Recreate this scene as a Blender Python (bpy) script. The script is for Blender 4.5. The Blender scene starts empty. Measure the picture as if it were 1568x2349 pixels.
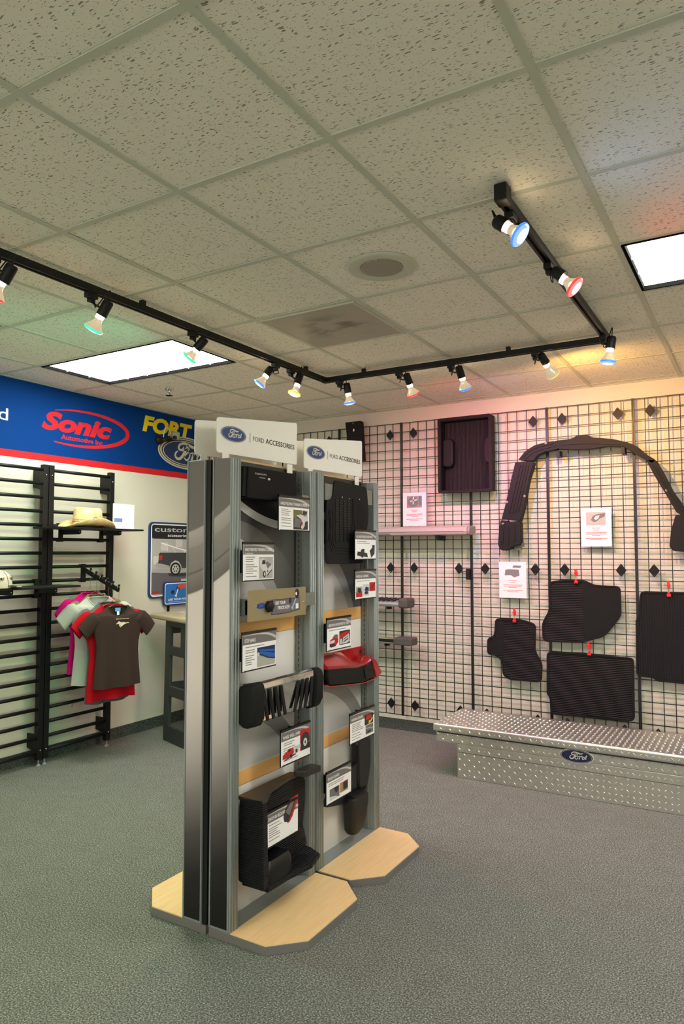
import bpy, bmesh, math, random
from mathutils import Vector, Matrix
random.seed(7)
SC = bpy.context.scene
COL = SC.collection
PI = math.pi

# ---------------------------------------------------------------- camera
CZ = 1.5015
def rotm():
    rz = Matrix.Rotation(0.5374, 3, 'Z'); rx = Matrix.Rotation(0.05693, 3, 'X'); ry = Matrix.Rotation(0.00066, 3, 'Y')
    return rz @ rx @ ry @ Matrix.Rotation(PI/2, 3, 'X')
cam = bpy.data.cameras.new('camera')
cam.sensor_fit = 'VERTICAL'; cam.sensor_height = 36.0
cam.lens = 1626.23/2349*36.0
cam.clip_start = 0.05
camo = bpy.data.objects.new('camera', cam); COL.objects.link(camo)
camo.matrix_world = Matrix.Translation((0, 0, CZ)) @ rotm().to_4x4()
SC.camera = camo
# ---------------------------------------------------------------- view + world
SC.view_settings.view_transform = 'Standard'
SC.view_settings.look = 'None'
SC.view_settings.gamma = 1.0
SC.view_settings.use_curve_mapping = False
SC.view_settings.exposure = 1.46
w = bpy.data.worlds.new('world'); SC.world = w; w.use_nodes = True
w.node_tree.nodes['Background'].inputs[0].default_value = (0.5, 0.5, 0.48, 1)
w.node_tree.nodes['Background'].inputs[1].default_value = 0.02
TROFFER_EMIT = 9.0        # fluorescent lens panels
SPOT_W = 12.0              # coloured reflector bulbs
NECK_EMIT = 16.0
FILL_EMIT = .9           # added glowing panes behind the camera, out of view, to lift the ceiling

# ---------------------------------------------------------------- room numbers
XW, YW, H = -4.555, 5.502, 2.743
XR, YF = 4.4, -4.3
TILE = 0.6096
GX = [-1.0897 + TILE*i for i in range(-6, 10)]
GY = [1.145 + TILE*j for j in range(-9, 8)]

# ---------------------------------------------------------------- materials
def s2l(c):
    return tuple((x/12.92 if x <= .04045 else ((x+.055)/1.055)**2.4) for x in (v/255 for v in c))
MATS = {}
def newmat(name):
    m = bpy.data.materials.new(name); m.use_nodes = True
    MATS[name] = m
    return m, m.node_tree, m.node_tree.nodes['Principled BSDF']
def mat(name, rgb, rough=.6, metal=0., spec=.5, noise=0., nscale=40., bump=0., coat=0., emit=None, estr=0.):
    """plain colour with optional fine mottling and relief; rgb in 0-255 sRGB"""
    if name in MATS: return MATS[name]
    m, nt, b = newmat(name)
    c = s2l(rgb)
    b.inputs['Base Color'].default_value = (*c, 1)
    b.inputs['Roughness'].default_value = rough
    b.inputs['Metallic'].default_value = metal
    b.inputs['Specular IOR Level'].default_value = spec
    if coat: b.inputs['Coat Weight'].default_value = coat; b.inputs['Coat Roughness'].default_value = .08
    if emit:
        b.inputs['Emission Color'].default_value = (*emit, 1); b.inputs['Emission Strength'].default_value = estr
    if noise or bump:
        g = nt.nodes.new('ShaderNodeNewGeometry'); n = nt.nodes.new('ShaderNodeTexNoise')
        n.inputs['Scale'].default_value = nscale; n.inputs['Detail'].default_value = 3
        nt.links.new(g.outputs['Position'], n.inputs['Vector'])
        if noise:
            r = nt.nodes.new('ShaderNodeValToRGB')
            r.color_ramp.elements[0].position = .3; r.color_ramp.elements[1].position = .7
            r.color_ramp.elements[0].color = (*[max(0, x*(1-noise)) for x in c], 1)
            r.color_ramp.elements[1].color = (*[min(1, x*(1+noise)) for x in c], 1)
            nt.links.new(n.outputs['Fac'], r.inputs['Fac']); nt.links.new(r.outputs['Color'], b.inputs['Base Color'])
        if bump:
            bp = nt.nodes.new('ShaderNodeBump'); bp.inputs['Strength'].default_value = bump; bp.inputs['Distance'].default_value = .002
            nt.links.new(n.outputs['Fac'], bp.inputs['Height']); nt.links.new(bp.outputs['Normal'], b.inputs['Normal'])
    return m
class NT:
    """tiny node helper"""
    def __init__(s, nt): s.nt = nt
    def n(s, t, **k):
        x = s.nt.nodes.new('ShaderNode'+t)
        for a, v in k.items(): setattr(x, a, v)
        return x
    def l(s, a, b): s.nt.links.new(a, b)
    def m(s, op, a, b=None, c=None):
        x = s.n('Math', operation=op)
        for i, v in enumerate((a, b, c)):
            if v is None: continue
            if isinstance(v, (int, float)): x.inputs[i].default_value = v
            else: s.l(v, x.inputs[i])
        return x.outputs[0]
    def mix(s, fac, a, b):
        x = s.n('Mix', data_type='RGBA')
        for sock, v in ((x.inputs[0], fac), (x.inputs[6], a), (x.inputs[7], b)):
            if isinstance(v, (int, float)): sock.default_value = v
            elif isinstance(v, tuple): sock.default_value = (*v[:3], 1)
            else: s.l(v, sock)
        return x.outputs[2]
    def ramp(s, fac, stops, interp='LINEAR'):
        r = s.n('ValToRGB'); e = r.color_ramp; e.interpolation = interp
        while len(e.elements) < len(stops): e.elements.new(.5)
        for el, (p, c) in zip(e.elements, sorted(stops, key=lambda t: t[0])):
            el.position = p; el.color = (*(c if isinstance(c, tuple) else (c, c, c)), 1)
        s.l(fac, r.inputs[0]); return r.outputs[0]
    def pos(s):
        g = s.n('NewGeometry'); sp = s.n('SeparateXYZ'); s.l(g.outputs['Position'], sp.inputs[0])
        return g.outputs['Position'], sp.outputs
    def vec(s, v, scale=(1, 1, 1)):
        x = s.n('Mapping'); s.l(v, x.inputs[0]); x.inputs['Scale'].default_value = scale
        return x.outputs[0]

def carpet_mat(name, dark, mid, light):
    m, nt, b = newmat(name); N = NT(nt); P, _ = N.pos()
    a = N.n('TexNoise'); a.inputs['Scale'].default_value = 160; a.inputs['Detail'].default_value = 3; a.inputs['Roughness'].default_value = .7; N.l(P, a.inputs['Vector'])
    q = N.n('TexNoise'); q.inputs['Scale'].default_value = 9; q.inputs['Detail'].default_value = 4; N.l(P, q.inputs['Vector'])
    c = N.ramp(a.outputs['Fac'], [(.30, s2l(dark)), (.5, s2l(mid)), (.70, s2l(light))])
    f = N.m('MULTIPLY_ADD', q.outputs['Fac'], .28, .86)
    x = N.n('Mix', data_type='RGBA', blend_type='MULTIPLY'); x.inputs[0].default_value = 1; N.l(c, x.inputs[6]); N.l(f, x.inputs[7])
    N.l(x.outputs[2], b.inputs['Base Color'])
    b.inputs['Roughness'].default_value = .95; b.inputs['Specular IOR Level'].default_value = .1
    bp = N.n('Bump'); bp.inputs['Strength'].default_value = .6; bp.inputs['Distance'].default_value = .004
    N.l(a.outputs['Fac'], bp.inputs['Height']); N.l(bp.outputs['Normal'], b.inputs['Normal'])
    return m
M_CARPET = carpet_mat('carpet', (47, 49, 46), (106, 110, 103), (180, 184, 172))
M_CBASE = carpet_mat('carpet_base', (34, 37, 36), (74, 80, 76), (118, 124, 116))

def tile_mat():
    m, nt, b = newmat('ceiling_tile'); N = NT(nt); P, _ = N.pos()
    base = s2l((240, 236, 220))
    # worm-like fissures: stretched cells, warped
    wn = N.n('TexNoise'); wn.inputs['Scale'].default_value = 28; wn.inputs['Detail'].default_value = 2; N.l(P, wn.inputs['Vector'])
    mx = N.n('VectorMath', operation='MULTIPLY_ADD'); N.l(wn.outputs['Color'], mx.inputs[0]); mx.inputs[1].default_value = (.028, .022, 0); N.l(P, mx.inputs[2])
    v = N.n('TexVoronoi', feature='F1'); v.inputs['Scale'].default_value = 1.0; v.inputs['Randomness'].default_value = 1
    N.l(N.vec(mx.outputs[0], (46, 178, 1)), v.inputs['Vector'])
    sp = N.n('SeparateColor'); N.l(v.outputs['Color'], sp.inputs[0])
    thr = N.m('MULTIPLY_ADD', sp.outputs[0], .36, .0)
    f1 = N.m('LESS_THAN', v.outputs['Distance'], thr)
    v2 = N.n('TexVoronoi', feature='F1'); v2.inputs['Scale'].default_value = 150; N.l(P, v2.inputs['Vector'])
    sp2 = N.n('SeparateColor'); N.l(v2.outputs['Color'], sp2.inputs[0])
    f2 = N.m('MULTIPLY', N.m('LESS_THAN', v2.outputs['Distance'], .22), N.m('GREATER_THAN', sp2.outputs[1], .45))
    c = N.mix(N.m('MULTIPLY', f2, .55), base, s2l((120, 112, 90)))
    c = N.mix(N.m('MULTIPLY', f1, .72), c, s2l((92, 84, 64)))
    N.l(c, b.inputs['Base Color']); b.inputs['Roughness'].default_value = .95; b.inputs['Specular IOR Level'].default_value = .1
    hh = N.m('MULTIPLY', N.m('ADD', f1, N.m('MULTIPLY', f2, .4)), -1.0)
    bp = N.n('Bump'); bp.inputs['Strength'].default_value = .5; bp.inputs['Distance'].default_value = .003
    N.l(hh, bp.inputs['Height']); N.l(bp.outputs['Normal'], b.inputs['Normal'])
    return m
M_TILE = tile_mat()
M_TBAR = mat('ceiling_bar', (198, 200, 182), .6)
M_WALL = mat('wall_paint', (216, 213, 196), .7, noise=.02, nscale=3, bump=.05)
M_BLACK = mat('black_metal', (16, 17, 17), .5, spec=.3, noise=.1, nscale=30)
M_WIRE = mat('black_wire', (20, 18, 16), .4)
M_BPLAS = mat('black_plastic', (20, 21, 21), .5, spec=.3, bump=.25, nscale=300)
M_DPLAS = mat('matt_black_plastic', (26, 27, 26), .75, spec=.2, bump=.3, nscale=350)
M_RUBR = mat('black_rubber_gloss', (16, 17, 18), .28)
M_ALU = mat('brushed_aluminium', (154, 161, 159), .45, .45)
M_ALU2 = mat('grey_steel_paint', (128, 132, 126), .45, .35)
M_CHROME = mat('chrome', (215, 215, 215), .06, 1.)
M_WHITE = mat('white_board', (236, 234, 226), .5)
M_PAPER = mat('paper', (242, 240, 240), .75)
M_RED = mat('red_print', (208, 34, 40), .7, spec=.2)
M_BLUE = mat('blue_print', (2, 54, 122), .8, spec=.12)
M_YELLOW = mat('yellow_print', (244, 208, 0), .5)
M_FORDBLUE = mat('emblem_blue', (22, 40, 92), .35, coat=.3)
M_SILVER = mat('emblem_silver', (205, 203, 192), .35, .2)
M_TXT = mat('dark_print', (38, 40, 44), .6)
M_GTXT = mat('grey_print', (140, 138, 134), .7)
M_RTXT = mat('red_text_print', (214, 96, 96), .7)
M_GREYP = mat('grey_header_print', (112, 108, 106), .5)
M_GREYL = mat('light_grey_print', (190, 187, 184), .5)
M_WTXT = mat('white_print', (245, 245, 245), .5)

# ---------------------------------------------------------------- mesh tools
class MB:
    def __init__(s): s.v = []; s.f = []
    def add(s, vs, fs):
        o = len(s.v); s.v += [tuple(p) for p in vs]; s.f += [tuple(i+o for i in f) for f in fs]; return s
    def box(s, x0, x1, y0, y1, z0, z1):
        return s.add([(x0,y0,z0),(x1,y0,z0),(x1,y1,z0),(x0,y1,z0),(x0,y0,z1),(x1,y0,z1),(x1,y1,z1),(x0,y1,z1)],
                     [(3,2,1,0),(4,5,6,7),(0,1,5,4),(1,2,6,5),(2,3,7,6),(3,0,4,7)])
    def obox(s, c, ax, hx, hy, hz):
        """box with centre, 3 axes and half sizes"""
        c = Vector(c); a, b, d = [Vector(q) for q in ax]
        vs = [c + a*i*hx + b*j*hy + d*k*hz for k in (-1, 1) for j in (-1, 1) for i in (-1, 1)]
        return s.add(vs, [(2,3,1,0),(4,5,7,6),(0,1,5,4),(1,3,7,5),(3,2,6,7),(2,0,4,6)])
    def prism(s, poly, o, u, v, d0, d1):
        """polygon (2d list) in frame o,u,v extruded along u x v from d0 to d1"""
        o, u, v = Vector(o), Vector(u), Vector(v); n = u.cross(v)
        a = sum(poly[i][0]*poly[(i+1)%len(poly)][1]-poly[(i+1)%len(poly)][0]*poly[i][1] for i in range(len(poly)))
        if a < 0: poly = poly[::-1]
        k = len(poly)
        vs = [o+u*p[0]+v*p[1]+n*d0 for p in poly] + [o+u*p[0]+v*p[1]+n*d1 for p in poly]
        fs = [tuple(range(k-1, -1, -1)), tuple(range(k, 2*k))] + [(i, (i+1)%k, k+(i+1)%k, k+i) for i in range(k)]
        return s.add(vs, fs)
    def ring(s, outer, inner, o, u, v, d0, d1):
        """closed band between two outlines of equal length, extruded"""
        o, u, v = Vector(o), Vector(u), Vector(v); n = u.cross(v); k = len(outer)
        P = lambda p, d: o+u*p[0]+v*p[1]+n*d
        vs = [P(p, d0) for p in outer]+[P(p, d0) for p in inner]+[P(p, d1) for p in outer]+[P(p, d1) for p in inner]
        fs = []
        for i in range(k):
            j = (i+1) % k
            fs += [(2*k+i, 2*k+j, 3*k+j, 3*k+i), (i, k+i, k+j, j), (i, j, 2*k+j, 2*k+i), (k+j, k+i, 3*k+i, 3*k+j)]
        return s.add(vs, fs)
    def loft(s, rings, cap0=True, cap1=True, closed=True):
        k = len(rings[0]); vs = [p for r in rings for p in r]; fs = []
        for a in range(len(rings)-1):
            for i in range(k if closed else k-1):
                j = (i+1) % k
                fs.append((a*k+i, a*k+j, (a+1)*k+j, (a+1)*k+i))
        if cap0: fs.append(tuple(range(k-1, -1, -1)))
        if cap1: fs.append(tuple((len(rings)-1)*k+i for i in range(k)))
        return s.add(vs, fs)
    def lathe(s, prof, p, axis, n=20, cap0=True, cap1=True):
        """prof list of (distance along axis, radius)"""
        p = Vector(p); a = Vector(axis).normalized()
        e = a.orthogonal().normalized(); g = a.cross(e)
        return s.loft([[p+a*t+(e*math.cos(2*PI*i/n)+g*math.sin(2*PI*i/n))*r for i in range(n)] for t, r in prof], cap0, cap1)
    def cyl(s, p0, p1, r, n=12, r2=None):
        p0, p1 = Vector(p0), Vector(p1); L = (p1-p0).length
        return s.lathe([(0, r), (L, r if r2 is None else r2)], p0, p1-p0, n)
    def tube(s, pts, r, n=6):
        pts = [Vector(q) for q in pts]; rings = []; up = None
        for i, q in enumerate(pts):
            t = (pts[min(i+1, len(pts)-1)]-pts[max(i-1, 0)]).normalized()
            if up is None: e = t.orthogonal().normalized()
            else: e = (up - t*up.dot(t)).normalized()
            up = e; g = t.cross(e)
            rings.append([q+(e*math.cos(2*PI*k/n)+g*math.sin(2*PI*k/n))*r for k in range(n)])
        return s.loft(rings)
    def sphere(s, c, r, n=10, m=7, sc=(1, 1, 1)):
        c = Vector(c); rings = []
        for j in range(m+1):
            th = PI*j/m; rr = max(math.sin(th), .02)
            rings.append([c+Vector((rr*math.cos(2*PI*i/n)*r*sc[0], rr*math.sin(2*PI*i/n)*r*sc[1], -math.cos(th)*r*sc[2])) for i in range(n)])
        return s.loft(rings)
    def strip(s, pts, wd, o, u, v, d0, d1):
        """ribbon of given width(s) along 2d points, as a slab"""
        k = len(pts); L = []; R = []
        for i in range(k):
            a = Vector(pts[max(i-1, 0)]); b = Vector(pts[min(i+1, k-1)]); t = (b-a)
            t = t.normalized() if t.length > 1e-9 else Vector((1, 0)); nn = Vector((-t.y, t.x))
            ww = wd[i] if isinstance(wd, (list, tuple)) else wd
            q = Vector(pts[i]); L.append(q+nn*ww/2); R.append(q-nn*ww/2)
        o, u, v = Vector(o), Vector(u), Vector(v); n = u.cross(v)
        P = lambda p, d: o+u*p.x+v*p.y+n*d
        rings = [[P(R[i], d0), P(R[i], d1), P(L[i], d1), P(L[i], d0)] for i in range(k)]
        return s.loft(rings)
    def mesh(s, name, off=(0, 0, 0), smooth=False):
        me = bpy.data.meshes.new(name); ox, oy, oz = off
        me.from_pydata([(x-ox, y-oy, z-oz) for x, y, z in s.v], [], s.f)
        bm = bmesh.new(); bm.from_mesh(me); bmesh.ops.recalc_face_normals(bm, faces=bm.faces); bm.to_mesh(me); bm.free()
        if smooth:
            for p in me.polygons: p.use_smooth = True
        me.update(); return me
ORG = {}
def thing(name, label, cat, loc, group=None):
    o = bpy.data.objects.new(name, None); COL.objects.link(o); o.location = loc
    o.empty_display_size = .1
    o['label'] = label; o['category'] = cat
    if group: o['group'] = group
    ORG[o.name] = tuple(loc); return o
def tag(o, label, cat, group=None):
    o['label'] = label; o['category'] = cat
    if group: o['group'] = group
    return o
def build(name, mb, m, parent=None, smooth=False, bevel=0., kind=None, seg=2, autosm=False):
    off = ORG.get(parent.name, (0, 0, 0)) if parent else (0, 0, 0)
    o = bpy.data.objects.new(name, mb.mesh(name, off, smooth)); COL.objects.link(o)
    o.data.materials.append(m)
    if parent: o.parent = parent; ORG[o.name] = off
    if bevel:
        bv = o.modifiers.new('bevel', 'BEVEL'); bv.width = bevel; bv.segments = seg; bv.limit_method = 'ANGLE'; bv.angle_limit = .6
    if autosm:
        for p in o.data.polygons: p.use_smooth = True
        o.modifiers.new('es', 'EDGE_SPLIT').split_angle = .7
    if kind: o['kind'] = kind
    return o
def structure(name, mb, m, **k): return build(name, mb, m, None, kind='structure', **k)
def child_copy(src, parent, name, delta):
    c = src.copy(); COL.objects.link(c); c.name = name; c.parent = parent; c.location = delta; ORG[c.name] = ORG.get(parent.name, (0,0,0)); return c
def rrect(x0, x1, y0, y1, r, n=4):
    P = []
    for cx, cy, a0 in ((x1-r, y1-r, 0), (x0+r, y1-r, 90), (x0+r, y0+r, 180), (x1-r, y0+r, 270)):
        for i in range(n+1):
            a = math.radians(a0+90*i/n); P.append((cx+r*math.cos(a), cy+r*math.sin(a)))
    return P
def rpoly(pts, r, n=3):
    """round the corners of a polygon"""
    out = []; k = len(pts)
    for i in range(k):
        p = Vector(pts[i]); a = Vector(pts[i-1])-p; b = Vector(pts[(i+1)%k])-p
        rr = min(r, a.length*.45, b.length*.45); A = p+a.normalized()*rr; B = p+b.normalized()*rr
        for j in range(n+1):
            t = j/n; q = A*(1-t)**2+p*2*t*(1-t)+B*t*t; out.append((q.x, q.y))
    return out
def ell(cx, cy, a, b, n=40, t0=0, t1=2*PI): return [(cx+a*math.cos(t0+(t1-t0)*i/n), cy+b*math.sin(t0+(t1-t0)*i/n)) for i in range(n)]
def smoothpts(pts, n=5):
    """Catmull-Rom"""
    P = [Vector(p) for p in pts]; P = [P[0]*2-P[1]]+P+[P[-1]*2-P[-2]]; out = []
    for i in range(1, len(P)-2):
        for j in range(n):
            t = j/n; a, b, c, d = P[i-1:i+3]
            out.append(tuple(.5*((2*b)+(c-a)*t+(2*a-5*b+4*c-d)*t*t+(3*b-a-3*c+d)*t**3)))
    out.append(tuple(P[-2])); return out
def text(name, s, m, parent, o, u, v, height, width=None, bold=0., shear=0., align='LEFT', depth=.0006, smooth=0):
    """lettering as thin mesh on plane o,u,v; height = cap height"""
    cu = bpy.data.curves.new('t', 'FONT'); cu.body = s; cu.size = 1; cu.resolution_u = 3; cu.shear = shear
    ob = bpy.data.objects.new('t', cu); COL.objects.link(ob)
    cu.offset = bold; cu.extrude = .001
    dg = bpy.context.evaluated_depsgraph_get(); dg.update()
    me = bpy.data.meshes.new_from_object(ob.evaluated_get(dg))
    bpy.data.objects.remove(ob); bpy.data.curves.remove(cu)
    xs = [q.co.x for q in me.vertices]; x0, x1 = min(xs), max(xs)
    sy = height/.70; sx = sy if width is None else width/(x1-x0)
    W = (x1-x0)*sx; ax = {'LEFT': 0, 'CENTER': -W/2, 'RIGHT': -W}[align]
    o, u, v = Vector(o), Vector(u), Vector(v); n = u.cross(v)
    off = Vector(ORG.get(parent.name, (0, 0, 0)) if parent else (0, 0, 0))
    for q in me.vertices:
        x, y, z = q.co
        q.co = o+u*((x-x0)*sx+ax)+v*(y*sy)+n*(depth if z > 0 else 0)-off
    me.materials.clear(); me.materials.append(m)
    ob = bpy.data.objects.new(name, me); COL.objects.link(ob)
    if parent: ob.parent = parent; ORG[ob.name] = tuple(off)
    return ob
# script lettering of the oval badge: strokes in unit oval coordinates (u right, v up)
def _badge_strokes():
    raw = [([(795,575),(780,620),(735,640),(697,605),(705,545),(760,510),(830,515),(900,550),(985,595),(1050,605),(1092,580)], [18,26,30,34,36,36,40,44,44,40,18]),
           ([(888,548),(845,625),(800,715),(755,785),(705,818),(655,800),(628,745),(640,690),(680,660)], [40,44,46,44,38,34,32,28,18]),
           ([(752,662),(820,645),(880,618),(908,622),(898,650),(885,668)], [14,24,22,16,16,12]),
           ([(905,700),(862,708),(828,755),(822,815),(852,852),(892,830),(918,775),(915,725),(895,698)], [26]*9),
           ([(800,815),(835,770)], [20, 26]),
           ([(905,720),(950,715),(985,700)], [16,18,16]),
           ([(1000,705),(982,775),(955,860)], [34,36,36]),
           ([(985,780),(1015,735),(1050,715),(1068,735),(1058,765)], [18,26,30,30,22]),
           ([(1150,760),(1110,760),(1078,800),(1072,845),(1095,870),(1135,845),(1165,800)], [28]*7),
           ([(1235,685),(1205,755),(1175,840),(1190,865),(1220,835)], [36,38,36,24,14])]
    out = []
    for pts, wd in raw:
        q = [((x-860)/560*1.0, -(y-715-.20*(x-860))/330) for x, y in pts]
        k = 4; qq = smoothpts(q, k); ww = []
        for i in range(len(wd)-1):
            for j in range(k): ww.append(wd[i]+(wd[i+1]-wd[i])*j/k)
        ww.append(wd[-1]); out.append((qq, [x/560 for x in ww]))
    return out
BADGE = _badge_strokes()
def badge(parent, name, o, u, v, a, b, d=.001, field=None, thick=.0015):
    """oval badge: rim > blue field, fine line, script lettering"""
    u, v, o = Vector(u), Vector(v), Vector(o)
    rim = build(name, MB().prism(ell(0, 0, a, b, 48), o, u, v, d, d+thick), M_SILVER, parent)
    build('blue_field', MB().prism(ell(0, 0, a*.93, b*.9, 48), o, u, v, d+thick*.5, d+thick*1.3), field or M_FORDBLUE, rim)
    build('fine_line', MB().ring(ell(0, 0, a*.88, b*.83, 48), ell(0, 0, a*.865, b*.805, 48), o, u, v, d+thick, d+thick*1.5), M_SILVER, rim)
    mb = MB()
    for pts, ws in BADGE:
        mb.strip([(x*a*.9, y*b*.95) for x, y in pts], [w*a*.92 for w in ws], o, u, v, d+thick, d+thick*1.6)
    build('script_lettering', mb, M_SILVER, rim)
    return rim

# ================================================================ ROOM
structure('floor', MB().box(XW-.2, XR+.2, YF-.2, YW+.2, -.1, 0), M_CARPET)
structure('wall_left', MB().box(XW-.12, XW, YF, YW+.12, 0, H+.05), M_WALL)
structure('wall_back', MB().box(XW-.12, XR+.12, YW, YW+.12, 0, H+.05), M_WALL)
structure('wall_right', MB().box(XR, XR+.12, YF-.12, YW, 0, H+.05), M_WALL)
structure('wall_front', MB().box(XW-.12, XR, YF-.12, YF, 0, H+.05), M_WALL)
structure('baseboard_left', MB().box(XW, XW+.008, YF, YW, 0, .09), M_CBASE)
structure('baseboard_back', MB().box(XW+.008, XR, YW-.008, YW, 0, .09), M_CBASE)

# ---- ceiling: slab with lay-in tiles and bars
ceil = structure('ceiling', MB().box(XW-.1, XR+.1, YF-.1, YW+.1, H+.12, H+.16), M_TBAR)
XS = [XW]+[x for x in GX if XW+.05 < x < XR-.05]+[XR]
YS = [YF]+[y for y in GY if YF+.05 < y < YW-.05]+[YW]
def near(a, b): return abs(a-b) < .02
TROFF = [(-4.1375, 2.974), (-.480, 2.974), (3.178, 2.974), (-.480, -.684), (3.178, -.684), (-.480, -3.7315), (-4.1375, -3.7315)]
def covered(x0, y0):
    for tx, ty in TROFF:
        if near(y0, ty) and (near(x0, tx) or near(x0, tx+TILE)): return True
    return (near(x0, -2.309) and near(y0, 2.974)) or (near(x0, -4.1375) and near(y0, 1.7546))
shared = {}
for i in range(len(XS)-1):
    for j in range(len(YS)-1):
        if covered(XS[i], YS[j]): continue
        w_, h_ = XS[i+1]-XS[i], YS[j+1]-YS[j]
        k = (round(w_, 3), round(h_, 3))
        if k not in shared:
            me = MB().box(0, w_, 0, h_, 0, .016).mesh('ceiling_tile'); me.materials.append(M_TILE); shared[k] = me
        o = bpy.data.objects.new('ceiling_tile', shared[k]); COL.objects.link(o); o.parent = ceil
        o.location = (XS[i], YS[j], H+.004+random.uniform(-.0008, .0012))
for x in XS[1:-1]:
    cuts = sorted(ty for tx, ty in TROFF if near(x, tx+TILE)); ya = YF; mb = MB()
    for ty in cuts+[None]:
        yb_ = YW if ty is None else ty+.012
        mb.box(x-.012, x+.012, ya, yb_, H-.0002, H+.0035).box(x-.002, x+.002, ya, yb_, H+.0035, H+.04)
        if ty is not None: ya = ty+TILE-.012
    build('grid_bar', mb, M_TBAR, ceil)
for y in YS[1:-1]:
    mb = MB()
    for i in range(len(XS)-1): mb.box(XS[i]+(.0121 if i else 0), XS[i+1]-(.0121 if i < len(XS)-2 else 0), y-.012, y+.012, H, H+.0033)
    build('grid_bar', mb, M_TBAR, ceil)
build('edge_angle', MB().box(XW, XW+.018, YF, YW, H-.001, H+.003), M_TBAR, ceil)
build('edge_angle', MB().box(XW, XR, YW-.018, YW, H-.001, H+.003), M_TBAR, ceil)

# ---- fluorescent troffers
def lens_mat():
    m, nt, b = newmat('troffer_lens'); N = NT(nt)
    b.inputs['Base Color'].default_value = (.8, .8, .78, 1)
    b.inputs['Emission Color'].default_value = (1., .985, .885, 1); b.inputs['Emission Strength'].default_value = TROFFER_EMIT
    return m
M_LENS = lens_mat()
M_LENS2 = mat('troffer_baffle', (225, 225, 215), .4, emit=(1., .985, .89), estr=TROFFER_EMIT*.72)
def troffer(x0, y0, label):
    x1, y1 = x0+2*TILE, y0+TILE
    t = thing('ceiling_troffer', label, 'ceiling light', (x0, y0, H), 'fluorescent troffers')
    e = .014; w_ = .012
    build('trim_frame', MB().ring([(x0+e, y0+e), (x1-e, y0+e), (x1-e, y1-e), (x0+e, y1-e)], [(x0+e+w_, y0+e+w_), (x1-e-w_, y0+e+w_), (x1-e-w_, y1-e-w_), (x0+e+w_, y1-e-w_)], (0, 0, H), (1, 0, 0), (0, 1, 0), -.003, .030), mat('black_trim', (12, 12, 12), .95, spec=.03), t)
    build('housing', MB().box(x0+.01, x1-.01, y0+.01, y1-.01, H+.035, H+.11), M_WHITE, t)
    a0, a1, b0, b1 = x0+e+w_, x1-e-w_, y0+e+w_, y1-e-w_
    for i in range(6):
        for j in range(3):
            X0, X1 = a0+(a1-a0)*i/6, a0+(a1-a0)*(i+1)/6; Y0, Y1 = b0+(b1-b0)*j/3, b0+(b1-b0)*(j+1)/3
            if i == j == 0: proto = None
            build('lens_cell', MB().box(X0+.002, X1-.002, Y0+.002, Y1-.002, H+.016, H+.019), M_LENS2 if j == 1 else M_LENS, t)
    mb = MB()
    for i in range(1, 6): X = a0+(a1-a0)*i/6; mb.box(X-.002, X+.002, b0, b1, H+.010, H+.0205)
    for j in range(1, 3): Y = b0+(b1-b0)*j/3; mb.box(a0, a1, Y-.002, Y+.002, H+.010, H+.020)
    build('louvre', mb, M_LENS2, t)
TL = ['large glowing ceiling light panel above the blue banner, black trim', 'glowing ceiling light panel cut by the right edge of the picture']
for k, (x, y) in enumerate(TROFF):
    troffer(x, y, TL[k] if k < 2 else 'ceiling light panel %s the camera' % ['', '', 'far right beside', 'overhead just behind', 'right of and behind', 'far behind', 'far left behind'][k])

# ---- perforated air diffuser, return grille, speaker, sprinkler
def perf_mat(name, base, hole, stain):
    m, nt, b = newmat(name); N = NT(nt); P, xyz = N.pos()
    def saw(a): return N.m('ABSOLUTE', N.m('SUBTRACT', N.m('FRACT', N.m('MULTIPLY', a, 125.)), .5))
    d = N.m('LESS_THAN', N.m('ADD', N.m('POWER', saw(xyz[0]), 2.), N.m('POWER', saw(xyz[1]), 2.)), .085)
    ns = N.n('TexNoise'); ns.inputs['Scale'].default_value = 6.5; ns.inputs['Detail'].default_value = 3; N.l(N.vec(P, (1., 1.8, 1)), ns.inputs['Vector'])
    r = N.m('SQRT', N.m('ADD', N.m('POWER', N.m('ADD', xyz[0], 2.0), 2.), N.m('POWER', N.m('SUBTRACT', xyz[1], 3.28), 2.)))
    st = N.m('MULTIPLY', N.ramp(ns.outputs['Fac'], [(.45, 0.), (.62, 1.)]), N.ramp(r, [(.10, 1.), (.24, 0.)]))
    c = N.mix(N.m('MULTIPLY', st, stain), s2l(base), s2l((70, 58, 40)))
    c = N.mix(d, c, s2l(hole))
    N.l(c, b.inputs['Base Color']); b.inputs['Roughness'].default_value = .5
    return m
t = thing('air_diffuser', 'square perforated air vent with brown dust stains in the ceiling', 'air vent', (-2.309, 2.974, H))
build('face_plate', MB().box(-2.309+.016, -1.6995-.016, 2.974+.016, 3.583-.016, H-.004, H-.001), perf_mat('perforated_steel', (188, 184, 166), (84, 78, 62), .75), t)
build('rim', MB().ring([(-2.296, 2.987), (-1.7125, 2.987), (-1.7125, 3.570), (-2.296, 3.570)], [(-2.286, 2.997), (-1.7225, 2.997), (-1.7225, 3.560), (-2.286, 3.560)], (0, 0, H), (1, 0, 0), (0, 1, 0), -.006, .003), M_TBAR, t)
t = thing('return_grille', 'dark perforated return air grille at the left picture edge', 'air vent', (-4.1375, 1.7546, H))
build('face_plate', MB().box(-4.1375+.014, -3.528-.014, 1.7546+.014, 2.364-.014, H+.002, H+.005), perf_mat('perforated_dark', (140, 112, 96), (60, 40, 34), .2), t)
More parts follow.
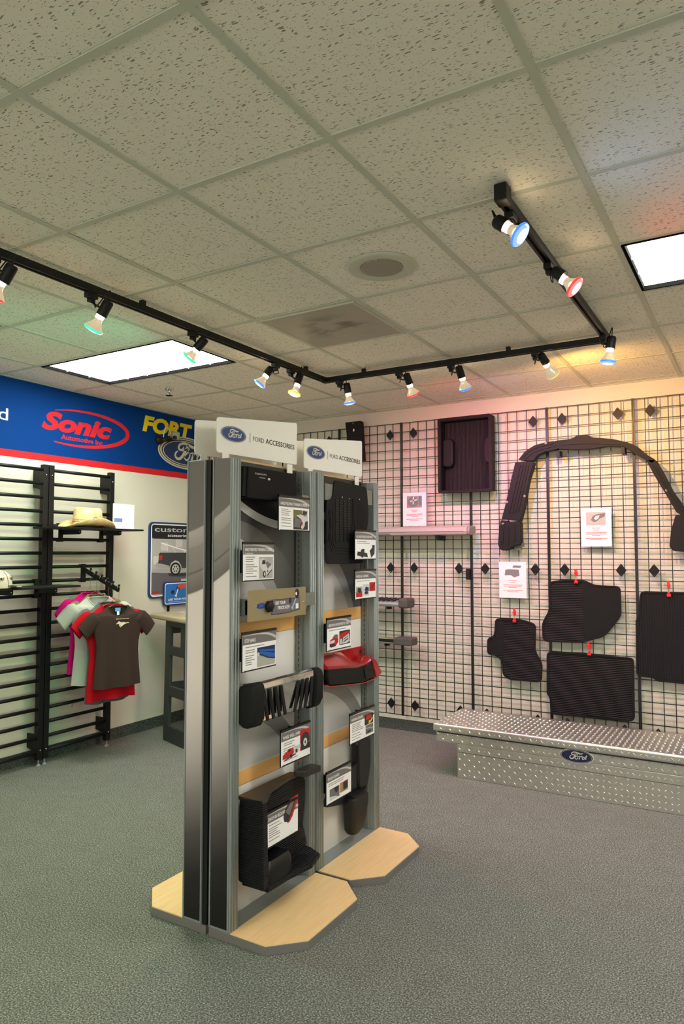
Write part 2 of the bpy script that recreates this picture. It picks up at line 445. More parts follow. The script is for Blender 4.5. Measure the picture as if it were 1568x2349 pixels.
build('rim', MB().ring([(-4.12, 1.772), (-3.545, 1.772), (-3.545, 2.347), (-4.12, 2.347)], [(-4.11, 1.782), (-3.555, 1.782), (-3.555, 2.337), (-4.11, 2.337)], (0, 0, H), (1, 0, 0), (0, 1, 0), -.002, .006), M_TBAR, t)
t = thing('ceiling_speaker', 'round white ceiling speaker with perforated grille', 'speaker', (-1.402, 2.69, H))
build('bezel', MB().lathe([(0, .155), (.004, .152), (.008, .14), (.006, .098), (.004, .094)], (-1.402, 2.69, H+.003), (0, 0, -1), 40, False, False), M_TBAR, t, smooth=True)
build('grille', MB().lathe([(0, .094), (.006, .092), (.0075, .08)], (-1.402, 2.69, H+.001), (0, 0, -1), 32, False, True), perf_mat('speaker_mesh', (165, 160, 144), (88, 84, 72), 0.), t)
t = thing('sprinkler_head', 'small chrome fire sprinkler on the ceiling near the banner', 'sprinkler', (-3.862, 3.913, H))
c = Vector((-3.862, 3.913, H))
build('escutcheon', MB().lathe([(0, .034), (.006, .03), (.012, .014)], c+Vector((0, 0, .002)), (0, 0, -1), 20), M_CHROME, t, smooth=True)
build('nozzle', MB().cyl(c, c-Vector((0, 0, .032)), .009).tube([c+Vector((.006, 0, -.012)), c+Vector((.016, 0, -.028)), c+Vector((.004, 0, -.046))], .003).tube([c+Vector((-.006, 0, -.012)), c+Vector((-.016, 0, -.028)), c+Vector((-.004, 0, -.046))], .003), M_CHROME, t, smooth=True)
build('deflector', MB().lathe([(0, .026), (.003, .028)], c-Vector((0, 0, .046)), (0, 0, -1), 16), M_CHROME, t)

# ---- lighting track and its lamps
TZ = 2.688
t = thing('lighting_track', 'black three-sided lighting track under the ceiling', 'light track', (-2.605, 4.15, TZ))
def track(p0, p1):
    mb = MB(); a = .017
    if abs(p0[0]-p1[0]) < 1e-6:
        x = p0[0]; y0, y1 = sorted((p0[1], p1[1]))
        mb.box(x-a, x+a, y0, y1, TZ+.012, TZ+.03).box(x-a, x-.007, y0, y1, TZ-.003, TZ+.012).box(x+.007, x+a, y0, y1, TZ-.003, TZ+.012)
    else:
        y = p0[1]; x0, x1 = sorted((p0[0], p1[0]))
        mb.box(x0, x1, y-a, y+a, TZ+.012, TZ+.03).box(x0, x1, y-a, y-.007, TZ-.003, TZ+.012).box(x0, x1, y+.007, y+a, TZ-.003, TZ+.012)
    build('track_rail', mb, M_BLACK, t)
track((-2.605, .6), (-2.605, 4.13)); track((-2.585, 4.15), (-.75, 4.15)); track((-.73, 4.13), (-.73, 2.30))
build('corner_joint', MB().box(-2.624, -2.584, 4.129, 4.169, TZ-.004, TZ+.031), M_BLACK, t)
build('corner_joint', MB().box(-.751, -.711, 4.129, 4.169, TZ-.004, TZ+.031), M_BLACK, t)
build('feed_box', MB().box(-.752, -.708, 2.262, 2.32, TZ-.005, H), M_BLACK, t, bevel=.004)
mb = MB()
for x, y in ((-2.605, 1.1), (-2.605, 2.45), (-2.605, 3.9), (-2.3, 4.15), (-1.3, 4.15), (-.73, 3.3)): mb.box(x-.012, x+.012, y-.012, y+.012, TZ+.03, H)
build('ceiling_clip', mb, M_BLACK, t)
M_NECK = mat('bulb_neck_glow', (255, 226, 190), .3, emit=(1., .72, .42), estr=NECK_EMIT)
def glass_mat():
    m, nt, b = newmat('bulb_reflector'); b.inputs['Base Color'].default_value = (*s2l((226, 214, 190)), 1)
    b.inputs['Roughness'].default_value = .18; b.inputs['Metallic'].default_value = .35
    b.inputs['Emission Color'].default_value = (1., .80, .58, 1); b.inputs['Emission Strength'].default_value = .10
    return m
M_REFL = glass_mat()
TINT = {'red': ((1., .05, .04), (232, 30, 24)), 'blue': ((.06, .22, 1.), (30, 110, 225)), 'green': ((.04, .85, .42), (20, 190, 140)), 'amber': ((1., .52, .10), (240, 170, 60))}
BEAM = {'red': (1., .10, .07), 'blue': (.30, .48, 1.), 'green': (.08, .90, .42), 'amber': (1., .50, .13)}
FACE = {}
for k, (e, c) in TINT.items():
    FACE[k] = (mat('bulb_face_'+k, c, .2, emit=tuple(min(1, x*.8+.18) for x in e), estr=.55), mat('bulb_rim_'+k, c, .25, emit=e, estr=.42), mat('bulb_hot_'+k, c, .2, emit=tuple(min(1, x*.5+.5) for x in e), estr=2.2))
LAMPS = [('red', (-2.605, 1.66), (-2.515, 1.685, 2.63), (-2.565, 1.675, 2.575), (-2.605, 1.665, 2.515), 'cut by the left picture edge', .8),
 ('green', (-2.605, 2.14), (-2.50, 2.15, 2.626), (-2.546, 2.146, 2.571), (-2.587, 2.138, 2.508), 'left of the other green one, larger', 1.5),
 ('green', (-2.605, 2.81), (-2.53, 2.822, 2.638), (-2.579, 2.812, 2.586), (-2.623, 2.800, 2.541), 'in front of the glowing left ceiling panel', 1.0),
 ('blue', (-2.605, 3.56), (-2.638, 3.560, 2.662), (-2.666, 3.545, 2.616), (-2.705, 3.522, 2.557), 'tilted left beside the amber bulb', .5),
 ('amber', (-2.605, 3.725), (-2.566, 3.778, 2.660), (-2.578, 3.762, 2.588), (-2.591, 3.742, 2.523), 'next to the track corner, second from it', 1.6),
 ('blue', (-2.493, 4.15), (-2.470, 4.207, 2.675), (-2.465, 4.221, 2.607), (-2.460, 4.236, 2.538), 'just right of the track corner', .7),
 ('red', (-2.035, 4.15), (-2.020, 4.224, 2.686), (-2.013, 4.260, 2.624), (-2.004, 4.303, 2.563), 'on the far track between two blue bulbs', 2.2),
 ('blue', (-1.671, 4.15), (-1.656, 4.240, 2.691), (-1.649, 4.282, 2.629), (-1.642, 4.324, 2.561), 'between red and amber bulbs', 1.9),
 ('amber', (-1.140, 4.15), (-1.120, 4.199, 2.681), (-1.102, 4.246, 2.633), (-1.077, 4.318, 2.579), 'at the right of the far track', 2.3),
 ('blue', (-.73, 4.02), (-.684, 4.02, 2.672), (-.695, 4.02, 2.607), (-.707, 4.02, 2.532), 'at the right end corner of the track', .45),
 ('red', (-.73, 2.887), (-.708, 2.887, 2.652), (-.677, 2.887, 2.612), (-.624, 2.887, 2.565), 'halfway along the right track', .55),
 ('blue', (-.73, 2.38), (-.771, 2.345, 2.655), (-.735, 2.345, 2.625), (-.684, 2.345, 2.582), 'large, nearest on the right track, facing the viewer', .35)]
for tint, (ax, ay), S, N_, F, where, gain in LAMPS:
    S, N_, F = Vector(S), Vector(N_), Vector(F)
    t = thing('track_lamp', '%s reflector bulb in a black socket, %s' % (tint, where), 'track light', (ax, ay, TZ-.003), 'coloured bulbs on the track')
    d = (F-N_).normalized(); L = (F-N_).length
    build('adapter', MB().box(ax-.016, ax+.016, ay-.028, ay+.028, TZ-.03, TZ-.004).box(ax-.011, ax+.011, ay-.016, ay+.016, TZ-.048, TZ-.03), M_BLACK, t, bevel=.003)
    top = S-d*.004
    build('socket', MB().lathe([(0, .019), (.006, .0235), (.02, .0245), ((N_-S).length+.002, .0245)], top, d, 20), M_BLACK, t, autosm=True)
    mid = (S+N_)/2; side = Vector((ax, ay, TZ-.048))
    build('swivel_arm', MB().tube([side+Vector((0, 0, .005)), side*.6+mid*.4-Vector((0, 0, .004)), mid], .005, 8), M_BLACK, t)
    off = Vector((-d.y, d.x, 0)).normalized()*.02
    cord = smoothpts([side+Vector((0, .02, .012)), side+Vector((0, .03, -.012))+off*.5, side*.5+S*.5+Vector((0, 0, -.025))+off, S+Vector((0, 0, .03))-d*.02+off*.4, S-d*.003], 6)
    build('cord', MB().tube(cord, .0028, 6), M_BLACK, t, smooth=True)
    build('bulb_neck', MB().lathe([(0, .0185), (.016, .0185), (.02, .017)], N_-d*.001, d, 20, False, False), M_NECK, t, smooth=True)
    Rr = .0435
    build('bulb_reflector', MB().lathe([(.0155, .0178), (.028, .0185), (.042, .0255), (.056, .0355), (L-.010, Rr-.001)], N_, d, 24, False, False), M_REFL, t, smooth=True)
    build('bulb_rim', MB().lathe([(L-.011, Rr-.002), (L-.006, Rr), (L-.001, Rr-.002)], N_, d, 24, False, False), FACE[tint][1], t, smooth=True)
    build('bulb_face', MB().lathe([(L-.001, Rr-.002), (L+.004, Rr*.75), (L+.006, Rr*.3)], N_, d, 24, False, True), FACE[tint][0], t, smooth=True)
    build('bulb_hotspot', MB().lathe([(L+.0046, Rr*.62), (L+.0066, Rr*.35), (L+.0072, Rr*.05)], N_, d, 18, False, True), FACE[tint][2], t, smooth=True)
    sp = bpy.data.lights.new('bulb_beam', 'SPOT'); sp.energy = SPOT_W*gain; sp.color = BEAM[tint]
    sp.spot_size = math.radians(178); sp.spot_blend = 1.0; sp.shadow_soft_size = .026
    so = bpy.data.objects.new('bulb_beam', sp); COL.objects.link(so); so.parent = t
    so.location = F+d*.018-Vector((ax, ay, TZ-.003)); so.rotation_euler = d.to_track_quat('-Z', 'Y').to_euler()

# ================================================================ DISPLAY FIXTURES
UY = Vector((0, 1, 0)); UZ = Vector((0, 0, 1)); UX = Vector((1, 0, 0))
M_WOOD = None
def wood_mat():
    m, nt, b = newmat('maple_laminate'); N = NT(nt); P, _ = N.pos()
    n1 = N.n('TexNoise'); n1.inputs['Scale'].default_value = 5; n1.inputs['Detail'].default_value = 5; N.l(N.vec(P, (14, 1.2, 1)), n1.inputs['Vector'])
    c = N.ramp(n1.outputs['Fac'], [(.3, s2l((236, 200, 140))), (.7, s2l((244, 212, 156)))])
    N.l(c, b.inputs['Base Color']); b.inputs['Roughness'].default_value = .38; return m
M_WOOD = wood_mat()
M_EDGE = mat('grey_edge_band', (112, 110, 108), .5)
M_ORANGE = s2l((236, 180, 108))
def end_mat():
    """printed end graphic: grey swooshes, white field, dark foot"""
    m, nt, b = newmat('end_graphic_print'); N = NT(nt); P, xyz = N.pos()
    bend = N.m('MULTIPLY', N.m('POWER', N.m('ADD', xyz[0], 1.925), 2.), -1.2)
    s = N.m('SUBTRACT', N.m('ADD', xyz[2], bend), N.m('MULTIPLY', N.m('ADD', xyz[0], 1.87), .52))
    f = N.m('MULTIPLY', s, .5)
    g = lambda v: s2l((v, v*.965, v*.94))
    st = [(0, g(20)), (.06, g(24)), (.14, g(38)), (.22, g(78)), (.30, g(132)), (.38, g(184)), (.47, g(216)), (.54, g(228)), (.70, g(228)), (.7015, g(112)), (.741, g(142)), (.7425, g(92)), (.744, g(138)), (.793, g(150)), (.7945, g(96)), (.796, g(164)), (.828, g(186)), (.8295, g(120)), (.95, g(118))]
    N.l(N.ramp(f, st), b.inputs['Base Color']); b.inputs['Roughness'].default_value = .6; b.inputs['Specular IOR Level'].default_value = .3; return m
M_END = end_mat()
def panel_mat(name, y0, stops, discs, zr):
    """printed back panel: vertical tones by z in zr, discs (cy,cz,r,rgb in/out width)"""
    m, nt, b = newmat(name); N = NT(nt); P, xyz = N.pos()
    f = N.m('DIVIDE', N.m('SUBTRACT', xyz[2], zr[0]), zr[1]-zr[0])
    c = N.ramp(f, [((z-zr[0])/(zr[1]-zr[0]), col) for z, col in stops])
    for (cy, cz, r, col, col2) in discs:
        d = N.m('SQRT', N.m('ADD', N.m('POWER', N.m('SUBTRACT', xyz[1], y0+cy), 2.), N.m('POWER', N.m('SUBTRACT', xyz[2], cz), 2.)))
        gr = N.ramp(N.m('DIVIDE', N.m('SUBTRACT', xyz[1], y0), .5), [(0., col), (1., col2)])
        lo = N.m('GREATER_THAN', xyz[2], zr[0]+.064)
        c = N.mix(N.m('MULTIPLY', N.m('LESS_THAN', d, r), lo), c, gr)
    N.l(c, b.inputs['Base Color']); b.inputs['Roughness'].default_value = .4; return m
g = lambda v: s2l((v, v*.985, v*.97))
FIX_Z = 1.882
def fixture(name, label, yb, sgn, signed, grp='back-to-back display stands'):
    """one display stand; sgn +1 faces +x, -1 faces -x; yb near edge"""
    xc = -1.9265 if sgn > 0 else -1.948; X = lambda d: xc+sgn*d           # d = distance from the back plane
    W = .608
    t = thing(name, label, 'display stand', (X(.2), yb+W/2, 0), grp)
    c = .118
    bk = X(.0065) if sgn > 0 else X(-.0125)
    poly = [(bk, yb), (X(.40-c), yb), (X(.40), yb+c), (X(.40), yb+W-c), (X(.40-c), yb+W), (bk, yb+W)]
    build('base', MB().prism(poly, (0, 0, 0), UX, UY, 0, .033), M_EDGE, t, bevel=.002)
    po = [(X(.114), yb+.002), (X(.399-c), yb+.002), (X(.398), yb+c), (X(.398), yb+W-c), (X(.399-c), yb+W-.002), (X(.114), yb+W-.002)]
    build('base_top', MB().prism(po, (0, 0, 0), UX, UY, .033, .0375), M_WOOD, t)
    lo, hi = sorted((X(.012), X(.113)))
    build('foot_tray', MB().box(lo, hi, yb+.052, yb+W-.052, .033, .0385), M_ALU, t)
    for k, py in enumerate((yb, yb+W-.05)):
        lo, hi = sorted((X(.010), X(.113)))
        mb = MB().box(lo, hi, py, py+.05, .033, FIX_Z)
        post = build('upright', mb, M_ALU, t, bevel=.003)
        # ridged front edge
        mb = MB()
        for q in (.008, .025, .042): mb.cyl((X(.1125), py+q, .036), (X(.1125), py+q, FIX_Z-.002), .0042, 8)
        build('front_ridge', mb, M_ALU, post, smooth=True)
        # graphic on the outer face
        oy = py-.0012 if k == 0 else py+.0505
        lo, hi = sorted((X(.016), X(.100)))
        build('end_graphic', MB().box(lo, hi, oy, oy+.0008, .045, FIX_Z-.003), M_END, post)
        mb = MB(); o2 = py-.004 if k == 0 else py+.0505
        for d0, d1 in ((.010, .015), (.101, .107)):
            lo, hi = sorted((X(d0), X(d1))); mb.box(lo, hi, o2, o2+.0035, .036, FIX_Z)
        build('edge_strip', mb, M_ALU, post)
        # slotted standard on the inner face
        iy = py+.05 if k == 0 else py-.012
        lo, hi = sorted((X(.040), X(.075)))
        sd = build('slotted_standard', MB().box(lo, hi, iy, iy+.012, .04, FIX_Z-.002), M_ALU2, post)
        mb = MB(); sy = iy+.012 if k == 0 else iy-.0006
        z = .08
        while z < 1.86:
            lo, hi = sorted((X(.0555), X(.0595))); mb.box(lo, hi, sy, sy+.0006, z, z+.017); z += .0262
        build('slots', mb, M_TXT, sd, kind='stuff')
    # black filler in the back gap
    lo, hi = sorted((X(-.0005 if sgn > 0 else -.0145), X(.0095)))
    build('back_filler', MB().box(lo, hi, yb+.004, yb+W-.004, .036, FIX_Z-.002), M_RUBR, t)
    # three printed panels
    y0 = yb+.05; lo, hi = sorted((X(.026), X(.036)))
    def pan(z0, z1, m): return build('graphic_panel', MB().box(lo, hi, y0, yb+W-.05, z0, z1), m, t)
    tagn = '%s_%d' % (name, int(yb*100)*sgn)
    pan(1.1475, FIX_Z+.004, panel_mat('print_top_'+tagn, y0, [(1.1475, M_ORANGE), (1.2085, M_ORANGE), (1.209, g(150)), (1.30, g(165)), (1.40, g(70)), (1.8475, g(66)), (1.848, g(232)), (1.886, g(232))],
        [(-.02, .99, .655, g(120), g(70)), (-.13, 1.03, .575, g(200), g(110)), (-.10, 1.0, .505, g(205), g(165)), (.44, 2.42, .82, g(30), g(30)), (.44, 2.42, .808, g(225), g(215)), (.44, 2.42, .78, g(42), g(42))][:3] +
        [(.44, 2.44, .835, g(225), g(205)), (.44, 2.44, .80, g(40), g(40))], (1.1475, 1.886)))
    pan(.5415, 1.1455, panel_mat('print_mid_'+tagn, y0, [(.5415, M_ORANGE), (.5985, M_ORANGE), (.599, g(205)), (.72, g(190)), (.80, g(150)), (.90, g(222)), (1.146, g(232))],  # grey dip at mid-height is shadow painted into the print
        [(.02, .30, .60, g(150), g(120)), (.0, .28, .55, g(205), g(165))], (.5415, 1.1455)))
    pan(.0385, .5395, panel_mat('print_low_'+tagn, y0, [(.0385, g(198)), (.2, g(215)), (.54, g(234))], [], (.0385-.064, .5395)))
    mb = MB()
    for z in (1.1465, .5405): mb.box(*sorted((X(.036), X(.0368))), y0, yb+W-.05, z-.001, z+.001)
    build('panel_joint', mb, M_GREYP, t)
    # tan rail with screw holes behind the panel top
    lo, hi = sorted((X(.014), X(.024)))
    rail = build('top_rail', MB().box(lo, hi, y0, yb+W-.05, 1.80, 1.898), mat('tan_rail', (206, 176, 128), .6), t)
    mb = MB()
    for q in range(7): mb.box(*sorted((X(.0242), X(.0246))), y0+.05+q*.066, y0+.053+q*.066, 1.890, 1.8925)
    build('rail_holes', mb, M_TXT, rail)
    # tapered header sign on two tabs
    sx = X(.0475)
    S = lambda y, z: (yb+y, z)
    out = rpoly([S(-.027, 1.904), S(-.027, 2.046), S(.540, 2.110), S(.540, 1.912)], .014)
    nu = UY if sgn > 0 else UY
    sg = build('header_sign', MB().prism(out, (sx, 0, 0), UY, UZ, -.002*1, .002), M_WHITE, t)
    for a, b_ in ((.010, .050), (.463, .503)):
        build('sign_tab', MB().prism([S(a, 1.84), S(a, 1.906), S(b_, 1.910), S(b_, 1.84)], (sx, 0, 0), UY, UZ, -.0019, .0019), M_WHITE, sg)
    if signed:
        u = UY; f = sx+.0021
        badge(t, 'sign_badge', (f, yb+.076, 1.990), UY, UZ, .0855, .0345, d=.0002, field=mat('sign_badge_blue', (20, 62, 118), .35), thick=.0008)
        build('divider_line', MB().box(f, f+.0006, yb+.184, yb+.1865, 1.970, 2.011), M_TXT, sg)
        text('light_lettering', 'FORD', M_TXT, sg, (f, yb+.206, 1.980), UY, UZ, .0205, .078, bold=-.008, depth=.0006)
        text('bold_lettering', 'ACCESSORIES', M_TXT, sg, (f, yb+.296, 1.981), UY, UZ, .0215, .222, bold=.012, depth=.0006)
    return t
YB1, YB2 = 2.197, 2.824
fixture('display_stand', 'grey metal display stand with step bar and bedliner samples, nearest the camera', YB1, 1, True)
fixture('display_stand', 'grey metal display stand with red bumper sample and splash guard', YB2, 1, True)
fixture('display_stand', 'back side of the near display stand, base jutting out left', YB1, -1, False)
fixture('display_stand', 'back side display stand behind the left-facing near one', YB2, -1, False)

# ---- info cards on arms
def quad(y0, y1, z0, z1): return [(y0, z0), (y1, z0), (y1, z1), (y0, z1)]
P_SKY = mat('photo_grey', (176, 174, 170), .5); P_DK = mat('photo_dark', (44, 44, 46), .5); P_MID = mat('photo_mid_grey', (112, 110, 110), .5)
P_RED = mat('photo_red', (190, 26, 30), .5); P_BLU = mat('photo_blue', (18, 92, 178), .5); P_SIL = mat('photo_silver', (206, 206, 208), .5); P_GRN = mat('photo_olive', (112, 104, 58), .5); P_NAVY = mat('photo_navy', (20, 40, 84), .5)
P_YEL = mat('photo_yellow', (214, 190, 60), .5); P_WOOD = mat('photo_tan', (170, 128, 84), .5)
def art(parent, o, u, v, w, h, kind, lift=.0004):
    """small flat print made of polygons in a 0..1 square"""
    def poly(name, pts, m, k): build(name, MB().prism([(x*w, y*h) for x, y in pts], o, u, v, lift*k, lift*k+.0002), m, parent)
    e = lambda cx, cy, a, b, n=16: ell(cx, cy, a, b, n)
    if kind == 'tonneau':
        poly('print_ground', quad(0, 1, 0, 1), P_DK, 1); poly('print_trees', [(0, .55), (.62, .72), (.6, 1), (0, 1)], P_GRN, 1.6)
        poly('print_bed', [(.02, .12), (.42, .1), (.55, .5), (.08, .62)], P_MID, 2.4); poly('print_cover', [(.18, .72), (.5, .78), (.9, .68), (.55, .5)], P_SIL, 3.2)
        poly('print_side', [(.5, .08), (.62, .02), (.98, .5), (.98, .98), (.6, .98), (.56, .84), (.9, .7), (.55, .5)], P_SIL, 4)
        poly('print_cab_glass', [(.6, .82), (.88, .74), (.92, .95), (.64, .97)], P_DK, 4.8); poly('print_lamp', [(.5, .2), (.6, .24), (.62, .42), (.52, .38)], P_RED, 4.8); poly('print_tyre', e(.86, .25, .1, .2), P_DK, 4.8)
    elif kind == 'pickup':
        poly('print_ground', quad(0, 1, 0, 1), P_SKY, 1); poly('print_body', [(.04, .6), (.04, .9), (.3, .94), (.5, .82), (.92, .68), (.94, .5), (.84, .2), (.6, .12), (.36, .26)], P_SIL, 1.8)
        poly('print_cover', [(.46, .72), (.56, .8), (.9, .66), (.62, .44)], P_MID, 2.6); poly('print_glass', [(.2, .66), (.24, .86), (.46, .84), (.44, .66)], P_DK, 2.6)
        poly('print_tyre', e(.38, .2, .1, .16), P_DK, 2.8); poly('print_hub', e(.39, .2, .05, .09), P_SIL, 3.4); poly('print_bumper', [(.58, .08), (.9, .34), (.92, .42), (.6, .18)], P_DK, 2.8); poly('print_lamp', [(.56, .26), (.64, .3), (.64, .4), (.57, .37)], P_RED, 3.2)
    elif kind == 'stepbar':
        poly('print_ground', quad(0, 1, 0, 1), P_SKY, 1); poly('print_side', [(0, .62), (0, 1), (1, 1), (1, .38)], P_NAVY, 1.8); poly('print_bar', [(.1, .72), (.16, .82), (1, .56), (1, .34), (.6, .42)], P_BLU, 2.6); poly('print_sill', [(.1, .9), (1, .78), (1, .66), (.1, .82)], P_BLU, 2.6)
        poly('print_shade', [(.1, .62), (.6, .36), (1, .26), (1, .34), (.6, .44), (.12, .7)], P_DK, 3); poly('print_hub', e(.06, .66, .06, .1), P_SIL, 3.2)
    elif kind == 'wheel':
        poly('print_paint', quad(0, 1, 0, 1), P_RED, 1); poly('print_arch', [(.06, 0)]+e(.52, .4, .46, .46, 16)[0:9]+[(.06, .2)], P_DK, 1.8); poly('print_ground', [(.1, 0), (1, 0), (1, .3), (.1, .2)], P_DK, 2.2)
        poly('print_hub', e(.5, .36, .2, .2), P_SIL, 2.8); poly('print_hubhole', e(.5, .36, .07, .07, 10), P_DK, 3.4)
    elif kind == 'truck_red':
        poly('print_body', [(0, .2), (.02, .5), (.2, .62), (.34, .78), (.56, .8), (.6, .66), (.62, .4), (.5, .26)], P_RED, 1); poly('print_glass', [(.22, .62), (.35, .75), (.44, .74), (.42, .6)], P_DK, 1.8); poly('print_tyre', e(.46, .24, .07, .14), P_DK, 1.8)
        poly('print_second', [(.62, .42), (.66, .7), (.9, .86), (1, .84), (1, .6), (.86, .5)], P_SIL, 1.4); poly('print_tyre', e(.76, .48, .06, .12), P_DK, 2.2); poly('print_shade', [(.05, .12), (.9, .4), (.95, .44), (.5, .16), (.1, .08)], P_DK, 2.6)
    elif kind == 'mats':
        poly('print_mat', [(0, .2), (.04, .5), (.2, .46), (.22, .62), (.34, .7), (.42, .66), (.4, .42), (.56, .36), (.6, .04), (.36, .1), (.3, 0), (.2, .12)], P_DK, 1); poly('print_mat', [(.7, .55), (.84, .78), (.86, 1), (1, 1), (.98, .3), (.8, 0)], P_DK, 1)
    elif kind == 'racks':
        poly('print_scene', quad(.02, .32, .05, .75), P_SKY, 1); poly('print_paint', [(.02, .05), (.02, .4), (.17, .3), (.3, .45), (.32, .05)], P_RED, 1.8); poly('print_bag', [(.08, .4), (.1, .68), (.24, .66), (.27, .42), (.18, .3)], P_DK, 2.6)
        poly('print_scene', quad(.34, .66, .1, .9), P_SIL, 1); poly('print_gear', [(.42, .45), (.5, .72), (.64, .65), (.64, .4)], P_NAVY, 1.8); poly('print_tyre', e(.52, .3, .09, .12), P_DK, 2.4)
        poly('print_paint', quad(.68, .98, .38, 1), P_RED, 1); poly('print_gear', [(.72, .5), (.94, .82), (.96, .92), (.8, .74)], P_DK, 1.8)
    elif kind == 'hood':
        poly('print_car', [(.02, .1), (.04, .5), (.2, .62), (.42, .6), (.43, .3), (.3, .06), (.1, .02)], P_RED, 1); poly('print_grille', [(.04, .26), (.05, .44), (.26, .48), (.24, .3)], P_SIL, 1.8); poly('print_glass', [(.14, .62), (.26, .82), (.4, .8), (.42, .62)], P_MID, 1.8); poly('print_bumper', [(.03, .08), (.04, .24), (.24, .24), (.3, .06), (.1, .02)], P_DK, 2.4)
        poly('print_scene', quad(.48, 1, .06, .98), P_DK, 1); poly('print_paint', [(.48, .5), (.5, .78), (.8, .9), (.97, .82), (.92, .72), (.66, .52)], P_RED, 1.8); poly('print_grille', [(.62, .12), (.66, .5), (.94, .72), (.98, .2), (.8, .1)], P_SIL, 1.8)
        poly('print_bars', [(.68, .42), (.9, .6), (.9, .54), (.68, .36)], P_DK, 2.6); poly('print_bars', [(.68, .28), (.92, .44), (.92, .36), (.68, .2)], P_DK, 2.6); poly('print_lamp', [(.5, .12), (.52, .46), (.6, .48), (.6, .12)], P_SIL, 2.2)
    elif kind == 'sensor':
        poly('print_scene', quad(0, 1, .48, 1), P_DK, 1); poly('print_paint', [(.1, .72), (.2, .96), (.8, .94), (.84, .74)], P_RED, 1.8); poly('print_strap', [(.45, .5), (.5, .7), (.62, .62), (.94, .8), (.92, .66), (.6, .5)], P_YEL, 2.4)
        poly('print_scene', quad(.12, 1, 0, .45), P_MID, 1); poly('print_line', [(.15, .3), (.98, .22), (.98, .25), (.15, .33)], P_SIL, 1.8); poly('print_shade', quad(.3, .7, .05, .16), P_DK, 1.8)
    elif kind == 'splash':
        poly('print_scene', quad(0, .52, .02, .9), P_MID, 1); poly('print_flap', [(.2, .9), (.34, .4), (.44, .5), (.48, .9)], P_DK, 1.8); poly('print_ground', [(0, .02), (0, .35), (.3, .2), (.5, .02)], P_SIL, 1.8)
        poly('print_scene', quad(.56, 1, .2, .98), P_WOOD, 1); poly('print_flap', [(.74, .3), (.72, .9), (.98, .96), (.98, .36)], P_DK, 1.8); poly('print_paint', [(.76, .88), (.78, .99), (1, .99), (1, .94)], P_RED, 2.4)
    elif kind == 'liner':
        poly('print_paint', [(.0, .3), (.1, .62), (.5, .96), (1, 1), (1, .86), (.62, .2), (.42, .02), (.3, .0)], P_RED, 1); poly('print_liner', [(.0, .34), (.12, .64), (.52, .94), (.9, .92), (.5, .3), (.34, .04), (.06, .12)], P_DK, 1.8); poly('print_floor', [(.12, .52), (.52, .84), (.74, .84), (.4, .28)], P_MID, 2.6)
# (label, title lines, y left, y right, z top, z bottom, x, art kind, art box (fractions), bottom bar, arm side)
CARDS = [
 ('hard folding tonneau cover info card, topmost on the near stand', ['HARD FOLDING TONNEAU COVERS'], 2.447, 2.681, 1.745, 1.597, 'tonneau', (.46, .95, .04, .62), 1),
 ('info card showing a silver pickup with painted tonneau cover', ['HARD PAINTED TONNEAU COVERS', 'BY UNDERCOVER'], 2.208, 2.413, 1.541, 1.388, 'pickup', (.50, .96, .05, .62), 0),
 ('STEP BARS info card with a blue picture', ['STEP BARS'], 2.209, 2.431, 1.184, 1.033, 'stepbar', (.42, .96, .05, .56), 0),
 ('WHEEL WELL LINERS info card with red truck pictures', ['WHEEL WELL LINERS'], 2.470, 2.691, .750, .603, 'wheel', (.64, .99, .22, .82), 1),
 ('all-weather floor mat info card on the far stand', ['ALL-WEATHER FLOOR MATS'], 3.099, 3.320, 1.614, 1.466, 'mats', (.08, .94, .05, .50), 1),
 ('racks and carriers info card with three small pictures', ['RACKS & CARRIERS'], 3.099, 3.319, 1.413, 1.265, 'racks', (.02, .98, .05, .55), 1),
 ('hood protector info card with red car and grille pictures', ['AEROSKIN HOOD PROTECTORS'], 2.833, 3.056, 1.191, 1.040, 'hood', (.08, .95, .08, .56), 0),
 ('info card with two dark pictures stacked at its right edge', ['WARNING SENSORS'], 3.046, 3.298, .708, .563, 'sensor', (.58, .94, .10, .78), 1),
 ('splash guard info card, lowest on the far stand', ['SPLASH GUARDS'], 2.829, 3.056, .4825, .336, 'splash', (.12, .86, .08, .48), 0)]
